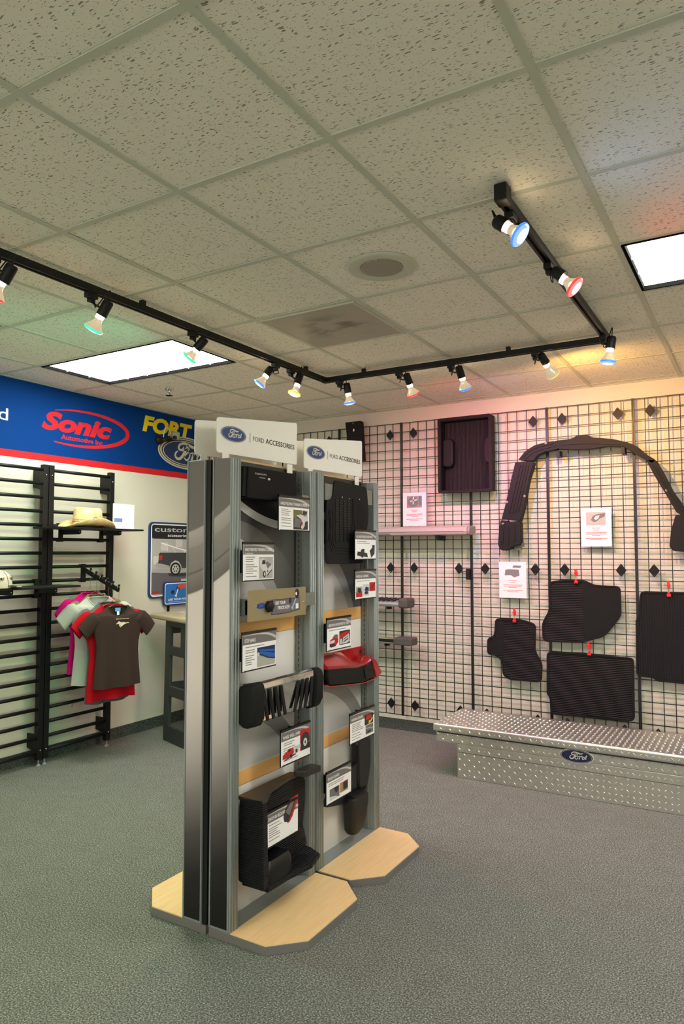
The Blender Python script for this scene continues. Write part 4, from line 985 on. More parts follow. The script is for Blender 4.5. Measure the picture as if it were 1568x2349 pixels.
# ---- waterfall arm with shirts
t = thing('waterfall_arm', 'black sloping hanger arm with ball studs on the ladder rack', 'hanger arm', (-4.44, 3.612, 1.34))
A0, A1 = Vector((-4.42, 3.612, 1.375)), Vector((-4.055, 3.628, 1.228))
dA = (A1-A0).normalized(); sA = dA.cross(UZ).normalized(); nA = sA.cross(dA)
build('hook_plate', MB().box(-4.432, -4.418, 3.594, 3.63, 1.282, 1.412).box(-4.455, -4.418, 3.592, 3.632, 1.4112, 1.416).box(-4.455, -4.418, 3.592, 3.632, 1.2795, 1.2845), M_BLACK, t)
build('arm_bar', MB().obox((A0+A1)/2, (dA, sA, nA), (A1-A0).length/2, .008, .016), M_BLACK, t, bevel=.002)
mb = MB()
studs = []
for k in range(6):
    p = A0+dA*(.07+k*.0625); studs.append(p); mb.cyl(p+nA*.014, p+nA*.026, .004, 8).sphere(p+nA*.032, .0095, 10, 7)
for k in range(6): build('ball_stud', MB().cyl(studs[k]+nA*.014, studs[k]+nA*.026, .004, 8).sphere(studs[k]+nA*.032, .0095, 10, 7), M_BLACK, t, smooth=True)
def cloth(name, rgb): return mat(name, rgb, .92, spec=.15, noise=.06, nscale=500, bump=.25)
def tshirt(label, x, yc, ztop, zhem, rgb, rot, seed, hookz, width=1., detail=False, inner=None):
    """short-sleeved shirt facing +x, hung from a wire hanger"""
    rnd = random.Random(seed)
    t = thing('tshirt', label, 'shirt', (x, yc, zhem), 'shirts on the waterfall arm')
    m = cloth('cloth_%d_%d_%d' % rgb, rgb)
    Rz = Matrix.Rotation(rot, 3, 'Z')
    def T(px, py, pz): return Vector((x, yc, 0))+Rz @ Vector((px, py, 0))+UZ*pz     # px depth, py across
    Hh = ztop-zhem; n = 40
    #  (fraction down, half width, half depth)
    lev = [(.0, .074, .014), (.012, .088, .017), (.035, .125, .020), (.06, .168, .022), (.10, .180, .025), (.17, .178, .028), (.30, .168, .027), (.45, .152, .024), (.55, .149, .023), (.70, .155, .025), (.85, .163, .027), (1., .170, .029)]
    ph = rnd.uniform(0, 6)
    rings = []
    for f, w_, d_ in lev:
        w_ *= width; R = []
        for i in range(n):
            a = 2*PI*i/n; cy, cx = math.cos(a), math.sin(a)
            s = math.copysign(abs(cx)**.8, cx)
            fold = (.006+.014*f)*math.sin(a*5+ph+f*1.5)*f*abs(cx)
            z = ztop-Hh*f
            if f < .05:
                front = max(0, cx)
                z -= (.078*front if f == 0 else (.072*front if f < .02 else .055*front))*(1-abs(cy))**.35
                z -= .0*abs(cy)
            if f >= .03 and f < .12: z -= .02*(abs(cy)**3)+(.035*max(0, cx)*(1-abs(cy)) if f < .09 else .012*max(0, cx)*(1-abs(cy)))
            R.append(T(d_*s+fold, w_*cy, z+(.006*math.sin(2*a+ph) if f == 1. else 0)))
        rings.append(R)
    build('body', MB().loft(rings, False, False), m, t, smooth=True)
    # collar band following the neckline
    build('collar', MB().tube([p+UZ*.001 for p in rings[0]]+[rings[0][0]+UZ*.001], .0045, 6), m, t, smooth=True)
    for sgn in (-1, 1):
        sr = []
        for f, (oy, oz, ry, rz) in enumerate(((.135, -.075, .030, .050), (.165, -.088, .030, .058), (.20, -.125, .026, .060), (.232, -.168, .022, .058), (.243, -.183, .021, .057))):
            c_ = (oy*width*sgn, ztop+oz); tilt = math.radians(38)
            R = []
            for i in range(20):
                a = 2*PI*i/20; px = ry*math.cos(a)*.85; q = rz*math.sin(a)
                R.append(T(px, c_[0]+sgn*q*math.sin(tilt)*.95*1.0, c_[1]+q*math.cos(tilt)))
            sr.append(R)
        build('sleeve', MB().loft(sr, True, False), m, t, smooth=True)
    # wire hanger
    hp = T(0, 0, ztop); top = Vector((x, 3.62, hookz))
    pts = smoothpts([top+Vector((0, -.014, .006)), top+Vector((0, 0, .022)), top+Vector((0, .014, .008)), (top+T(0, 0, ztop+.03))/2+Vector((0, .006, 0)), T(0, 0, ztop+.03)], 5)
    wm = mat('hanger_wire', (150, 138, 104), .35, .7)
    h_ = build('hanger', MB().tube(pts, .0016, 6).tube([T(0, 0, ztop+.03), T(0, -.07, ztop-.004), T(0, -.15, ztop-.055)], .0016, 6).tube([T(0, 0, ztop+.03), T(0, .07, ztop-.004), T(0, .15, ztop-.055)], .0016, 6), wm, t, smooth=True)
    if detail:
        build('neck_label', MB().prism(quad(-.020, .020, -.026, 0), T(-.006, .0, ztop-.012), Rz @ UY, UZ, 0, .001), mat('label_blue', (86, 164, 214), .6), t)
        if detail == 2:
            build('size_tag', MB().prism(quad(-.009, .009, -.052, -.026), T(-.004, .002, ztop-.012), Rz @ UY, UZ, 0, .001), M_PAPER, t)
            mh = mat('cream_print', (214, 204, 176), .8)
            u = Rz @ UY; o = T(.0335, -.028, ztop-.150)
            horse = [(.0, .62), (.05, .72), (.10, .78), (.17, .98), (.22, 1.0), (.27, .92), (.40, .80), (.55, .84), (.66, .80), (.74, .70), (.88, .76), (1.0, .72), (.97, .62), (.82, .62), (.72, .54), (.62, .46), (.52, .30), (.40, .12), (.34, .0), (.28, .04), (.33, .18), (.36, .34), (.28, .26), (.22, .18), (.18, .24), (.25, .40), (.20, .52), (.14, .60), (.10, .56), (.03, .50)]
            build('horse_print', MB().prism([(a*.098, b_*.044) for a, b_ in horse], o, u, UZ, 0, .0015), mh, t)
            text('chest_lettering', 'MUSTANG', mh, t, T(.0335, -.030, ztop-.092), u, UZ, .006, .098, bold=.01, depth=.0015)
    return t
SH = [('brown t-shirt with cream horse print, frontmost on the arm', -4.052, 3.622, 1.112, .535, (58, 46, 41), -.30, 1, 1.233, 1.06, 2),
      ('bright red t-shirt hanging directly behind the brown one', -4.115, 3.622, 1.118, .445, (172, 14, 28), -.26, 2, 1.256, 1.12, 1),
      ('dark grey t-shirt between the red and the pale grey one', -4.177, 3.64, 1.135, .415, (98, 96, 98), -.12, 3, 1.281, 1.08, 0),
      ('pale grey t-shirt with ribbed collar behind the dark grey one', -4.238, 3.60, 1.172, .545, (182, 186, 176), -.32, 4, 1.306, 1.12, 0),
      ('olive tan t-shirt with blue neck label', -4.30, 3.632, 1.188, .56, (132, 118, 82), -.10, 5, 1.331, 1.0, 1),
      ('magenta pink t-shirt, rearmost on the arm', -4.358, 3.622, 1.20, .62, (204, 22, 120), -.16, 6, 1.353, 1.0, 0)]
for s in SH: tshirt(*s[:9], width=s[9], detail=s[10])

# ---- poster boards
t = thing('poster_board', 'rounded poster board with black pickup picture and custom accessories header', 'poster', (XW+.002, 4.75, 1.10))
px = XW+.002
build('board', MB().prism(rrect(4.387, 5.06, 1.105, 1.767, .045, 5), (px, 0, 0), UY, UZ, 0, .018), None or mat('poster_blue_edge', (28, 58, 112), .4), t)
f = px+.018
pp = build('white_line', MB().prism(rrect(4.402, 5.045, 1.12, 1.752, .036, 5), (f, 0, 0), UY, UZ, 0, .0006), M_WTXT, t)
pic = build('picture', MB().prism(rrect(4.412, 5.035, 1.13, 1.742, .03, 5), (f, 0, 0), UY, UZ, .0004, .001), mat('poster_grey', (168, 166, 162), .45), t)
f2 = f+.001
def flat(name, pts, m, k=0, parent=None): return build(name, MB().prism(pts, (f2+.0004*k, 0, 0), UY, UZ, 0, .0004), m, parent or pic)
flat('header_band', rpoly([(4.412, 1.622), (4.412, 1.742), (5.035, 1.742), (5.035, 1.622)], .02), mat('poster_black', (26, 27, 30), .4))
text('header_lettering', 'custom', mat('silver_print', (196, 198, 200), .4), pic, (f2+.0004, 4.442, 1.684), UY, UZ, .044, .46, bold=.01)
text('header_lettering', 'accessories', M_WTXT, pic, (f2+.0004, 4.60, 1.642), UY, UZ, .026, .25, bold=.005)
flat('picture_wall', quad(4.412, 5.035, 1.36, 1.62), mat('poster_wall', (178, 178, 174), .5)); flat('picture_floor', [(4.412, 1.14), (4.412, 1.33), (5.035, 1.30), (5.035, 1.14)], mat('poster_floor', (96, 94, 100), .45))
mb = MB()
for a, b_ in ((4.43, 1.40), (4.52, 1.52), (4.62, 1.42), (4.70, 1.55), (4.80, 1.46)): mb.prism(quad(a, a+.085, b_, b_+.07), (f2+.0004, 0, 0), UY, UZ, 0, .0003)
build('picture_blocks', mb, mat('poster_light', (204, 204, 200), .5), pic, kind='stuff')
body = [(4.475, 1.37), (4.47, 1.40), (4.49, 1.42), (4.495, 1.49), (4.51, 1.50), (5.02, 1.50), (5.02, 1.36), (4.78, 1.36), (4.77, 1.39), (4.735, 1.425), (4.69, 1.43), (4.645, 1.41), (4.62, 1.365), (4.52, 1.365)]
flat('picture_truck', body, mat('poster_truck', (58, 60, 64), .35), 1)
flat('picture_bumper', [(4.46, 1.375), (4.465, 1.41), (4.52, 1.405), (4.62, 1.385), (4.62, 1.365), (4.5, 1.362)], mat('poster_chrome', (166, 166, 164), .3), 2)
flat('picture_lamp', quad(4.495, 4.535, 1.435, 1.478), mat('poster_lamp', (196, 40, 30), .4), 2)
flat('picture_tyre', ell(4.70, 1.355, .066, .058, 24), mat('poster_tyre', (24, 24, 26), .5), 2)
flat('picture_wheel', ell(4.70, 1.355, .046, .041, 20), mat('poster_rim', (186, 186, 182), .35), 3)
mb = MB()
for k in range(6):
    a = k*PI/3; mb.prism(ell(4.70+.026*math.cos(a), 1.355+.023*math.sin(a), .008, .008, 8), (f2+.0016, 0, 0), UY, UZ, 0, .0004)
build('picture_spokes', mb, M_TXT, pic)
build('picture_lid', MB().strip([(4.52, 1.585), (4.70, 1.545), (5.02, 1.48)], .010, (f2+.0008, 0, 0), UY, UZ, 0, .0005).strip([(4.585, 1.565), (4.60, 1.51)], .003, (f2+.0008, 0, 0), UY, UZ, 0, .0004).strip([(4.66, 1.55), (4.70, 1.50)], .003, (f2+.0008, 0, 0), UY, UZ, 0, .0004), M_WTXT, pic)
flat('picture_shadow', [(4.63, 1.29), (4.60, 1.32), (4.72, 1.315), (5.02, 1.33), (5.02, 1.28)], mat('poster_shadow', (52, 52, 60), .4), 1)
text('caption_lettering', 'HARD', M_WTXT, pic, (f2+.0006, 4.77, 1.245), UY, UZ, .020, .085, bold=.02, shear=.2)
flat('red_logo', ell(4.462, 1.158, .045, .010, 16), mat('poster_red', (168, 40, 44), .5), 1)
t = thing('key_sign', 'small rounded blue sign with key picture overlapping the poster corner', 'sign', (px+.02, 4.75, 1.03))
kx = px+.0215
build('board', MB().prism(rrect(4.545, 4.98, 1.035, 1.243, .03, 5), (kx, 0, 0), UY, UZ, 0, .012), mat('key_sign_navy', (24, 46, 104), .4), t)
build('white_line', MB().prism(rrect(4.558, 4.967, 1.046, 1.232, .024, 5), (kx+.012, 0, 0), UY, UZ, 0, .0005), M_WTXT, t)
kp = build('picture', MB().prism(rrect(4.566, 4.959, 1.053, 1.225, .02, 5), (kx+.012, 0, 0), UY, UZ, .0003, .001), mat('key_sign_blue', (38, 112, 190), .4), t)
kf = kx+.013
build('lock_print', MB().prism(ell(4.655, 1.15, .022, .020, 16), (kf, 0, 0), UY, UZ, 0, .0004).prism(ell(4.725, 1.185, .026, .018, 14), (kf, 0, 0), UY, UZ, 0, .0004), M_TXT, kp)
build('key_print', MB().strip([(4.72, 1.18), (4.70, 1.13), (4.69, 1.11)], [.010, .010, .026], (kf, 0, 0), UY, UZ, .0003, .0007), M_PAPER, kp)
build('hand_print', MB().prism(rpoly([(4.71, 1.195), (4.72, 1.218), (4.80, 1.222), (4.95, 1.215), (4.95, 1.19), (4.80, 1.185), (4.76, 1.17)], .008), (kf, 0, 0), UY, UZ, .0003, .0007), mat('hand_red', (196, 84, 60), .5), kp)
text('caption_lettering', 'USE YOUR FORD KEY', M_WTXT, kp, (kf, 4.60, 1.078), UY, UZ, .017, .33, bold=.018, shear=.2)
text('caption_lettering', 'Custom accessories for your truck', M_WTXT, kp, (kf, 4.605, 1.062), UY, UZ, .007, .30)
build('bracket_leg', MB().box(px-.0015, kx, 4.62, 4.632, .98, 1.10), M_BLACK, t)

# ---- moulded plastic table
tu = Vector((.943, -.333, 0)).normalized(); tv = Vector((.333, .943, 0)).normalized(); to = Vector((-4.435, 4.288, 0))
t = thing('side_table', 'dark plastic side table with cut-out end panel and tan tabletop', 'table', tuple(to))
TP = lambda a, b_: (to+tu*a+tv*b_)
top = rpoly([(0, 0), (.76, 0), (.86, .25), (.86, .72), (.72, 1.02), (.25, 1.02), (.08, .78), (-.085, .34)], .05, 4)
build('tabletop', MB().prism(top, to+UZ*.955, tu, tv, 0, .042), mat('tan_tabletop', (176, 164, 132), .45, noise=.05, nscale=60), t, bevel=.014, seg=3)
pl_ = mat('dark_green_plastic', (44, 50, 48), .55, bump=.2, nscale=250)
def endpanel(v_):
    o = to+tv*v_
    W0, W1 = .235, .62; 
    outer = [(.235, 0), (.62+.02, 0), (.60, .955), (.262, .955)]
    mb = MB()
    holes = [[(.335, .755), (.34, .895), (.36, .908), (.475, .912), (.50, .90), (.515, .77), (.505, .755)], [(.325, .45), (.33, .66), (.35, .675), (.55, .68), (.565, .66), (.575, .45), (.56, .44)], [(.312, .14), (.318, .34), (.34, .355), (.56, .36), (.58, .34), (.59, .14), (.575, .125)]]
    # build as stacked frames: left stile, right stile, rungs
    rungs = [(0, .125), (.36, .44), (.685, .755), (.912, .955)]
    L = lambda z: .235+.027*z/.955; R = lambda z: .64-.04*z/.955
    lin = [(0, .312), (.125, .312), (.36, .322), (.44, .326), (.685, .338), (.755, .338), (.912, .345), (.955, .345)]
    mb.prism([(L(0), 0), (.312, 0), (.338, .72), (.345, .955), (L(.955), .955)], o, tu, UZ, 0, .03)
    mb.prism([(.59, 0), (R(0), 0), (R(.955), .955), (.52, .955), (.52, .76), (.575, .68), (.58, .44)], o, tu, UZ, 0, .03)
    for z0, z1 in rungs: mb.prism([(.30, z0), (.60, z0), (.60 if z0 < .7 else .53, z1), (.31, z1)], o, tu, UZ, .0005, .0295)
    return mb
# three cut-outs
build('end_panel', endpanel(.06), pl_, t, bevel=.004)
build('end_panel', endpanel(.86), pl_, t, bevel=.004)
build('rear_panel', MB().obox(to+tu*.29+tv*.46+UZ*.40, (tu, tv, UZ), .012, .40, .06), pl_, t)
build('rear_panel', MB().obox(to+tu*.29+tv*.46+UZ*.90, (tu, tv, UZ), .012, .40, .05), pl_, t)
build('shelf', MB().obox(to+tu*.43+tv*.46+UZ*.40, (tu, tv, UZ), .16, .385, .01), pl_, t)
build('corner_screw', MB().sphere(to+tu*.025-tv*.001+UZ*.972, .010, 10, 6), M_CHROME, t, smooth=True)
t = thing('plastic_bag', 'crumpled clear plastic film on the tan tabletop', 'plastic film', tuple(TP(.35, .3)+UZ*.998))
def film_mat():
    m, nt, b = newmat('clear_film'); b.inputs['Base Color'].default_value = (.85, .85, .82, 1); b.inputs['Roughness'].default_value = .15; b.inputs['Alpha'].default_value = .35; return m
vs = []; fs = []; rnd = random.Random(3)
for j in range(9):
    for i in range(11):
        p = TP(.12+.045*i, .16+.04*j); vs.append((p.x, p.y, .9985+rnd.uniform(0, .012)))
for j in range(8):
    for i in range(10): fs.append((j*11+i, j*11+i+1, (j+1)*11+i+1, (j+1)*11+i))
build('film_sheet', MB().add(vs, fs), film_mat(), t)

# ================================================================ BACK WALL (gridwall and what hangs on it); u = +x, outward = -y
GYP = 5.452
UXN = UX
def on_wall(poly, y_front, depth):
    """prism on the back wall facing the room: polygon in (x,z), front at y_front, going back"""
    return MB().prism(poly, (0, y_front+depth, 0), UX, UZ, 0, depth)      # u x v = -y
PW = .6202; PX0 = -2.655-PW*3
labels = ['gridwall panel in the left corner behind the display stands', 'gridwall panel left of the corner box, mostly hidden by the stands', 'gridwall panel behind the header signs and running board ends', 'gridwall panel right of the stand with the upper step bar end caps',
          'gridwall panel carrying the small cut-out floor mat', 'gridwall panel under the arch with printed sheet and two mats', 'gridwall panel at the right picture edge behind the tall mat', 'gridwall panel just outside the right picture edge']
labels[4] = 'gridwall panel carrying the black tray and the small cut-out mat'
base = None
Z0, Z1, NV, NH = .137, 2.611, 8, 32
for k in range(8):
    x0 = PX0+PW*k+.004; x1 = x0+PW-.008
    if k == 0: x0 = max(x0, XW+.02)
    t = thing('gridwall_panel', labels[k], 'gridwall', (x0, GYP, Z0), 'black gridwall panels on the back wall')
    if k == 0 or base is None:
        mb = MB(); r = .0028
        for i in range(1, NV): x = x0+(x1-x0)*i/NV; mb.box(x-r, x+r, GYP-r, GYP+r, Z0, Z1)
        for j in range(NH+1): z = Z0+(Z1-Z0)*j/NH; mb.box(x0, x1, GYP+r, GYP+3*r, z-r, z+r)
        g0 = build('wire_grid', mb, M_WIRE, t)
        f0 = build('edge_post', MB().box(x0-.003, x0+.006, GYP-.006, GYP+.008, Z0-.004, Z1+.004), M_WIRE, t)
        f1 = build('edge_post', MB().box(x1-.006, x1+.003, GYP-.006, GYP+.008, Z0-.004, Z1+.004), M_WIRE, t)
        base = (g0, f0, f1, x0)
        dm = []
        for xx in (x0+.112, x1-.100):
            for z in (2.514, 1.371, .228):
                d = [(xx, z+.048), (xx+.037, z), (xx, z-.048), (xx-.037, z)]
                b_ = build('wall_bracket', on_wall(rpoly(d, .006, 2), GYP-.012, .006).cyl((xx, GYP-.006, z), (xx, YW-.001, z), .009, 8), M_BLACK, t)
                b2 = build('bracket_screw', MB().sphere((xx, GYP-.012, z+.034), .004, 6, 4).sphere((xx, GYP-.012, z-.034), .004, 6, 4), M_CHROME, b_)
                dm.append((b_, b2))
    else:
        for s in base[:3]: child_copy(s, t, s.name.split('.')[0], (0, 0, 0))
        for b_, b2 in dm:
            cb = child_copy(b_, t, 'wall_bracket', (0, 0, 0)); child_copy(b2, cb, 'bracket_screw', (0, 0, 0))

# ---- rubber floor mats
M_RIBM = rib_mat('ribbed_rubber', 2, 78, (22, 22, 22)); M_RIBM2 = rib_mat('ribbed_rubber_upright', 0, 60, (25, 24, 26))
y1 = 5.437
def wallmat(label, pts, m, split=None):
    x_, z_ = pts[0]
    t = thing('floor_mat', label, 'floor mat', (sum(p[0] for p in pts)/len(pts), y1, min(p[1] for p in pts)), 'rubber floor mats on the gridwall')
    out = rpoly(pts, .035, 4); cx = sum(p[0] for p in out)/len(out); cz = sum(p[1] for p in out)/len(out)
    b_ = build('rubber_sheet', on_wall(out, y1, .008), m, t)
    inn = []
    for x, z in out:
        d = math.hypot(x-cx, z-cz); inn.append((x+(cx-x)*.016/d, z+(cz-z)*.016/d))
    build('raised_rim', MB().ring(out, inn, (0, y1+.004, 0), UX, UZ, 0, .009), M_DPLAS, t)
    if split: build('smooth_field', on_wall(rpoly(split, .02, 3), y1-.0012, .002), M_DPLAS, b_)
    return t
wallmat('small black ribbed mat with notched cut-out outline', [(-1.839, .985), (-1.633, .987), (-1.519, .955), (-1.527, .747), (-1.475, .662), (-1.482, .517), (-1.732, .514), (-1.785, .547), (-1.792, .655), (-1.832, .690), (-1.909, .697), (-1.906, .825), (-1.849, .847)], M_RIBM, [(-1.835, .97), (-1.77, .975), (-1.77, .70), (-1.83, .705), (-1.895, .71), (-1.895, .815), (-1.84, .84)])
wallmat('black mat with angled right corner under the printed sheet', [(-1.417, 1.279), (-1.30, 1.30), (-1.157, 1.298), (-1.088, 1.262), (-.904, 1.257), (-.902, 1.043), (-1.02, .888), (-1.194, .831), (-1.469, .825), (-1.474, .965), (-1.418, 1.064)], M_RIBM, [(-1.17, 1.285), (-1.09, 1.25), (-.92, 1.245), (-.918, 1.05), (-1.02, .905), (-1.17, .855)])
wallmat('wide black ribbed mat standing just above the toolbox', [(-1.441, .753), (-1.181, .764), (-.948, .752), (-.825, .752), (-.829, .305), (-1.419, .287), (-1.425, .41), (-1.446, .437)], M_RIBM)
wallmat('tall black mat cut by the right picture edge', [(-.773, 1.226), (-.30, 1.226), (-.25, 1.04), (-.25, .63), (-.40, .595), (-.678, .600), (-.703, .620), (-.813, .624), (-.808, 1.019), (-.79, 1.048)], M_RIBM2)
# ---- red clips
M_CLIP = mat('red_plastic_clip', (214, 30, 30), .35)
for lab, x, z0, z1 in (('red clip holding the small notched mat', -1.682, .960, 1.068), ('red clip holding the mat with angled corner', -1.212, 1.270, 1.378), ('red clip holding the wide mat above the toolbox', -1.129, .747, .846), ('red clip holding the tall mat at the right edge', -.586, 1.192, 1.303)):
    t = thing('hanging_clip', lab, 'clip', (x, y1-.01, z0), 'red hanging clips')
    h = z1-z0
    build('clip_jaw', MB().box(x-.014, x+.014, y1-.018, y1-.0015, z0, z0+.02).box(x-.008, x+.008, y1-.020, y1-.0015, z0+.02, z0+.032), M_CLIP, t, bevel=.003)
    build('clip_wire', MB().tube([(x, y1-.006, z0+.03), (x-.003, y1-.006, z0+.055), (x+.002, y1-.004, z1-.035)], .004, 6), M_CHROME, t)
    build('clip_hook', MB().box(x-.010, x+.010, y1-.016, y1+.002, z1-.055, z1-.015).box(x-.012, x+.004, y1-.014, y1+.004, z1-.018, z1).box(x-.016, x-.006, y1-.012, GYP-.0035, z1-.040, z1-.028), M_CLIP, t, bevel=.004)

# ---- printed sheets in sleeves
def sheet(label, x0, x1, z0, z1, kind, sleeve):
    y = 5.440
    t = thing('printed_sheet', label, 'paper sign', ((x0+x1)/2, y, z0), 'printed sheets on the gridwall')
    s_ = build('paper', MB().box(x0, x1, y, y+.001, z0, z1), M_PAPER, t)
    w_, h_ = x1-x0, z1-z0
    pic_ = build('picture', MB().box(x0+w_*.17, x0+w_*.82, y-.0004, y, z0+h_*.55, z0+h_*.90), {'grille': P_MID, 'trim': P_SKY, 'mats': M_PAPER}[kind], s_)
    o = (x0+w_*.17, y-.0004, z0+h_*.55); W_, H_ = w_*.65, h_*.35
    def pp(name, pts, m, k=0): build(name, MB().prism([(a*W_, b*H_) for a, b in pts], o, UX, UZ, .0003*k, .0003*k+.0003), m, pic_)
    if kind == 'grille':
        pp('print_paint', [(0, 0), (0, .5), (.3, .35), (.7, .2), (.75, 0)], P_RED); pp('print_grille', ell(.42, .5, .36, .46, 18), P_DK, 1); pp('print_bars', [(.2, .6), (.7, .75), (.7, .62), (.2, .48)], P_SIL, 2); pp('print_bars', [(.38, .3), (.42, .95), (.5, .95), (.46, .3)], P_SIL, 2); pp('print_sky', [(.82, .2), (.8, .95), (1, .95), (1, .2)], P_NAVY, 1)
    elif kind == 'trim':
        pp('print_part', [(.25, .4), (.35, .7), (.6, .85), (.98, .9), (.95, .65), (.7, .5), (.55, .3), (.4, .25)], P_MID); pp('print_light', [(.4, .5), (.5, .7), (.7, .75), (.62, .5), (.5, .4)], P_SIL, 1)
    else:
        pp('print_mat', [(.05, .2), (.1, .65), (.35, .7), (.85, .66), (.9, .2), (.6, .05), (.4, .22)], P_DK); pp('print_mat', [(.5, .82), (.55, 1.0), (1., .98), (.95, .8)], P_DK)
    mb = MB(); rnd = random.Random(label)
    for zf, L in ((.47, .3), (.42, .2), (.35, .7), (.315, .66), (.28, .3), (.20, .72), (.165, .4)):
        mb.box(x0+w_*(.5-L/2), x0+w_*(.5+L/2), y-.0004, y, z0+h_*zf, z0+h_*zf+.0045)
    build('text_lines', mb, M_RTXT, s_)
    if sleeve:
        build('clear_sleeve', MB().box(x0-.003, x1+.014, y-.0014, y-.0011, z0-.003, z1+.05), mat_film, t)
        build('sleeve_clip', MB().cyl((x0+w_*.3, y+.002, z1+.045), (x0+w_*.3, GYP, z1+.045), .003, 6), M_CHROME, t)
    build('hang_wire', MB().tube([((x0+x1)/2, y+.001, z1-.01), ((x0+x1)/2, GYP-.003, z1-.004)], .002, 5), M_WIRE, t)
mat_film = film_mat()
mat_film.node_tree.nodes['Principled BSDF'].inputs['Alpha'].default_value = .12
sheet('printed sheet with grille picture in a clear sleeve, left of the black tray', -2.637, -2.424, 1.722, 2.005, 'grille', True)
sheet('printed sheet with grey part picture under the arch', -1.172, -.958, 1.544, 1.826, 'trim', False)
sheet('printed sheet with mat pictures above the small notched mat', -1.803, -1.588, 1.147, 1.428, 'mats', True)

# ---- bed tray hung on the wall
t = thing('bedliner_tray', 'black ribbed truck bed tray hung high on the gridwall', 'bedliner', (-2.04, 5.38, 1.983))
X0, X1, Zb, Zt = -2.268, -1.822, 1.984, 2.588
M_TRAY = mat('tray_plastic', (20, 17, 18), .6, spec=.25)
build('floor_panel', MB().box(X0+.02, X1-.02, 5.432, 5.440, Zb+.02, Zt-.02), rib_mat('tray_ribs', 0, 85, (30, 25, 27)), t)
def wallq(a, b_): return MB().box(*a, *b_)
for nm, bx_ in (('side_wall', (X0, X0+.022, 5.345, 5.440, Zb, Zt)), ('side_wall', (X1-.022, X1, 5.345, 5.440, Zb, Zt)), ('end_wall', (X0+.022, X1-.022, 5.345, 5.440, Zt-.024, Zt)), ('end_wall', (X0+.022, X1-.022, 5.375, 5.440, Zb, Zb+.02))):
    build(nm, MB().box(*bx_), M_TRAY, t, bevel=.006)
rim_o = rrect(X0-.004, X1+.004, Zb-.004, Zt+.004, .02, 4); rim_i = rrect(X0+.018, X1-.018, Zb+.016, Zt-.018, .02, 4)
build('rim', MB().ring(rim_o, rim_i, (0, 5.345, 0), UX, UZ, 0, .008), M_TRAY, t)
build('wheel_bump', on_wall(rpoly([(X0+.022, 2.20), (X0+.022, 2.42), (X0+.09, 2.43), (X0+.115, 2.40), (X0+.115, 2.22), (X0+.09, 2.19)], .02, 3), 5.37, .062), M_TRAY, t, bevel=.012)
build('wheel_bump', on_wall(rpoly([(X1-.022, 2.20), (X1-.022, 2.42), (X1-.06, 2.40), (X1-.07, 2.31), (X1-.06, 2.22)], .02, 3), 5.37, .062), M_TRAY, t, bevel=.012)
build('wall_hook', MB().box(-2.15, -2.13, 5.44, GYP-.003, 2.50, 2.54).box(-1.96, -1.94, 5.44, GYP-.003, 2.50, 2.54), M_BLACK, t)

# ---- arched trim
t = thing('arch_trim', 'large black plastic arch trim of jointed ribbed pieces on the gridwall', 'arch trim', (-1.1, 5.37, 1.51))
M_ARCH = mat('arch_plastic', (25, 24, 23), .6, spec=.25, bump=.3, nscale=200)
yf = 5.355
def seg(name, pts, d=.07, yy=yf, rr=.012): return build(name, on_wall(rpoly(pts, rr, 3), yy, d), M_ARCH, t, bevel=.006)
s1 = seg('left_foot', [(-1.784, 1.559), (-1.775, 1.66), (-1.760, 1.752), (-1.715, 1.748), (-1.70, 1.735), (-1.655, 1.735), (-1.635, 1.742), (-1.605, 1.73), (-1.603, 1.56), (-1.66, 1.55), (-1.69, 1.525), (-1.73, 1.513), (-1.765, 1.52)], .08)
s2 = seg('left_leg', [(-1.752, 1.757), (-1.725, 1.848), (-1.637, 2.197), (-1.492, 2.187), (-1.535, 2.06), (-1.558, 1.938), (-1.572, 1.86), (-1.608, 1.735), (-1.64, 1.75)], .07)
s3 = seg('left_bend', [(-1.614, 2.212), (-1.56, 2.275), (-1.485, 2.316), (-1.41, 2.330), (-1.335, 2.337), (-1.309, 2.274), (-1.40, 2.264), (-1.468, 2.238), (-1.497, 2.196), (-1.56, 2.203)], .07)
s4 = seg('crown_piece', [(-1.338, 2.336), (-1.21, 2.343), (-1.172, 2.364), (-1.09, 2.361), (-1.07, 2.343), (-.918, 2.316), (-.81, 2.281), (-.852, 2.255), (-.96, 2.268), (-1.02, 2.262), (-1.11, 2.256), (-1.20, 2.262), (-1.312, 2.274)], .06)
s5 = seg('right_bend', [(-.815, 2.283), (-.75, 2.243), (-.697, 2.187), (-.640, 2.146), (-.662, 2.122), (-.700, 2.146), (-.775, 2.20), (-.852, 2.257)], .07)
s6 = seg('right_leg', [(-.702, 2.150), (-.641, 2.148), (-.600, 2.07), (-.535, 1.921), (-.455, 1.79), (-.455, 1.75), (-.515, 1.77), (-.575, 1.89), (-.66, 2.055)], .08)
s7_ = seg('right_foot', [(-.525, 1.755), (-.455, 1.77), (-.40, 1.70), (-.39, 1.52), (-.477, 1.504), (-.545, 1.51), (-.568, 1.54), (-.555, 1.65)], .08)
def ribs(parent, lines, w_=.007):
    mb = MB()
    for l in lines: mb.strip(smoothpts(l, 4) if len(l) > 2 else l, w_, (0, yf, 0), UX, UZ, 0, .006)
    build('rib', mb, M_ARCH, parent)
ribs(s2, [[(-1.690, 1.80), (-1.598, 2.17)], [(-1.666, 1.80), (-1.575, 2.17)], [(-1.642, 1.80), (-1.553, 2.17)], [(-1.618, 1.81), (-1.531, 2.17)]])
ribs(s3, [[(-1.585, 2.222), (-1.53, 2.270), (-1.46, 2.298), (-1.34, 2.318)], [(-1.56, 2.214), (-1.50, 2.256), (-1.44, 2.278), (-1.33, 2.298)]])
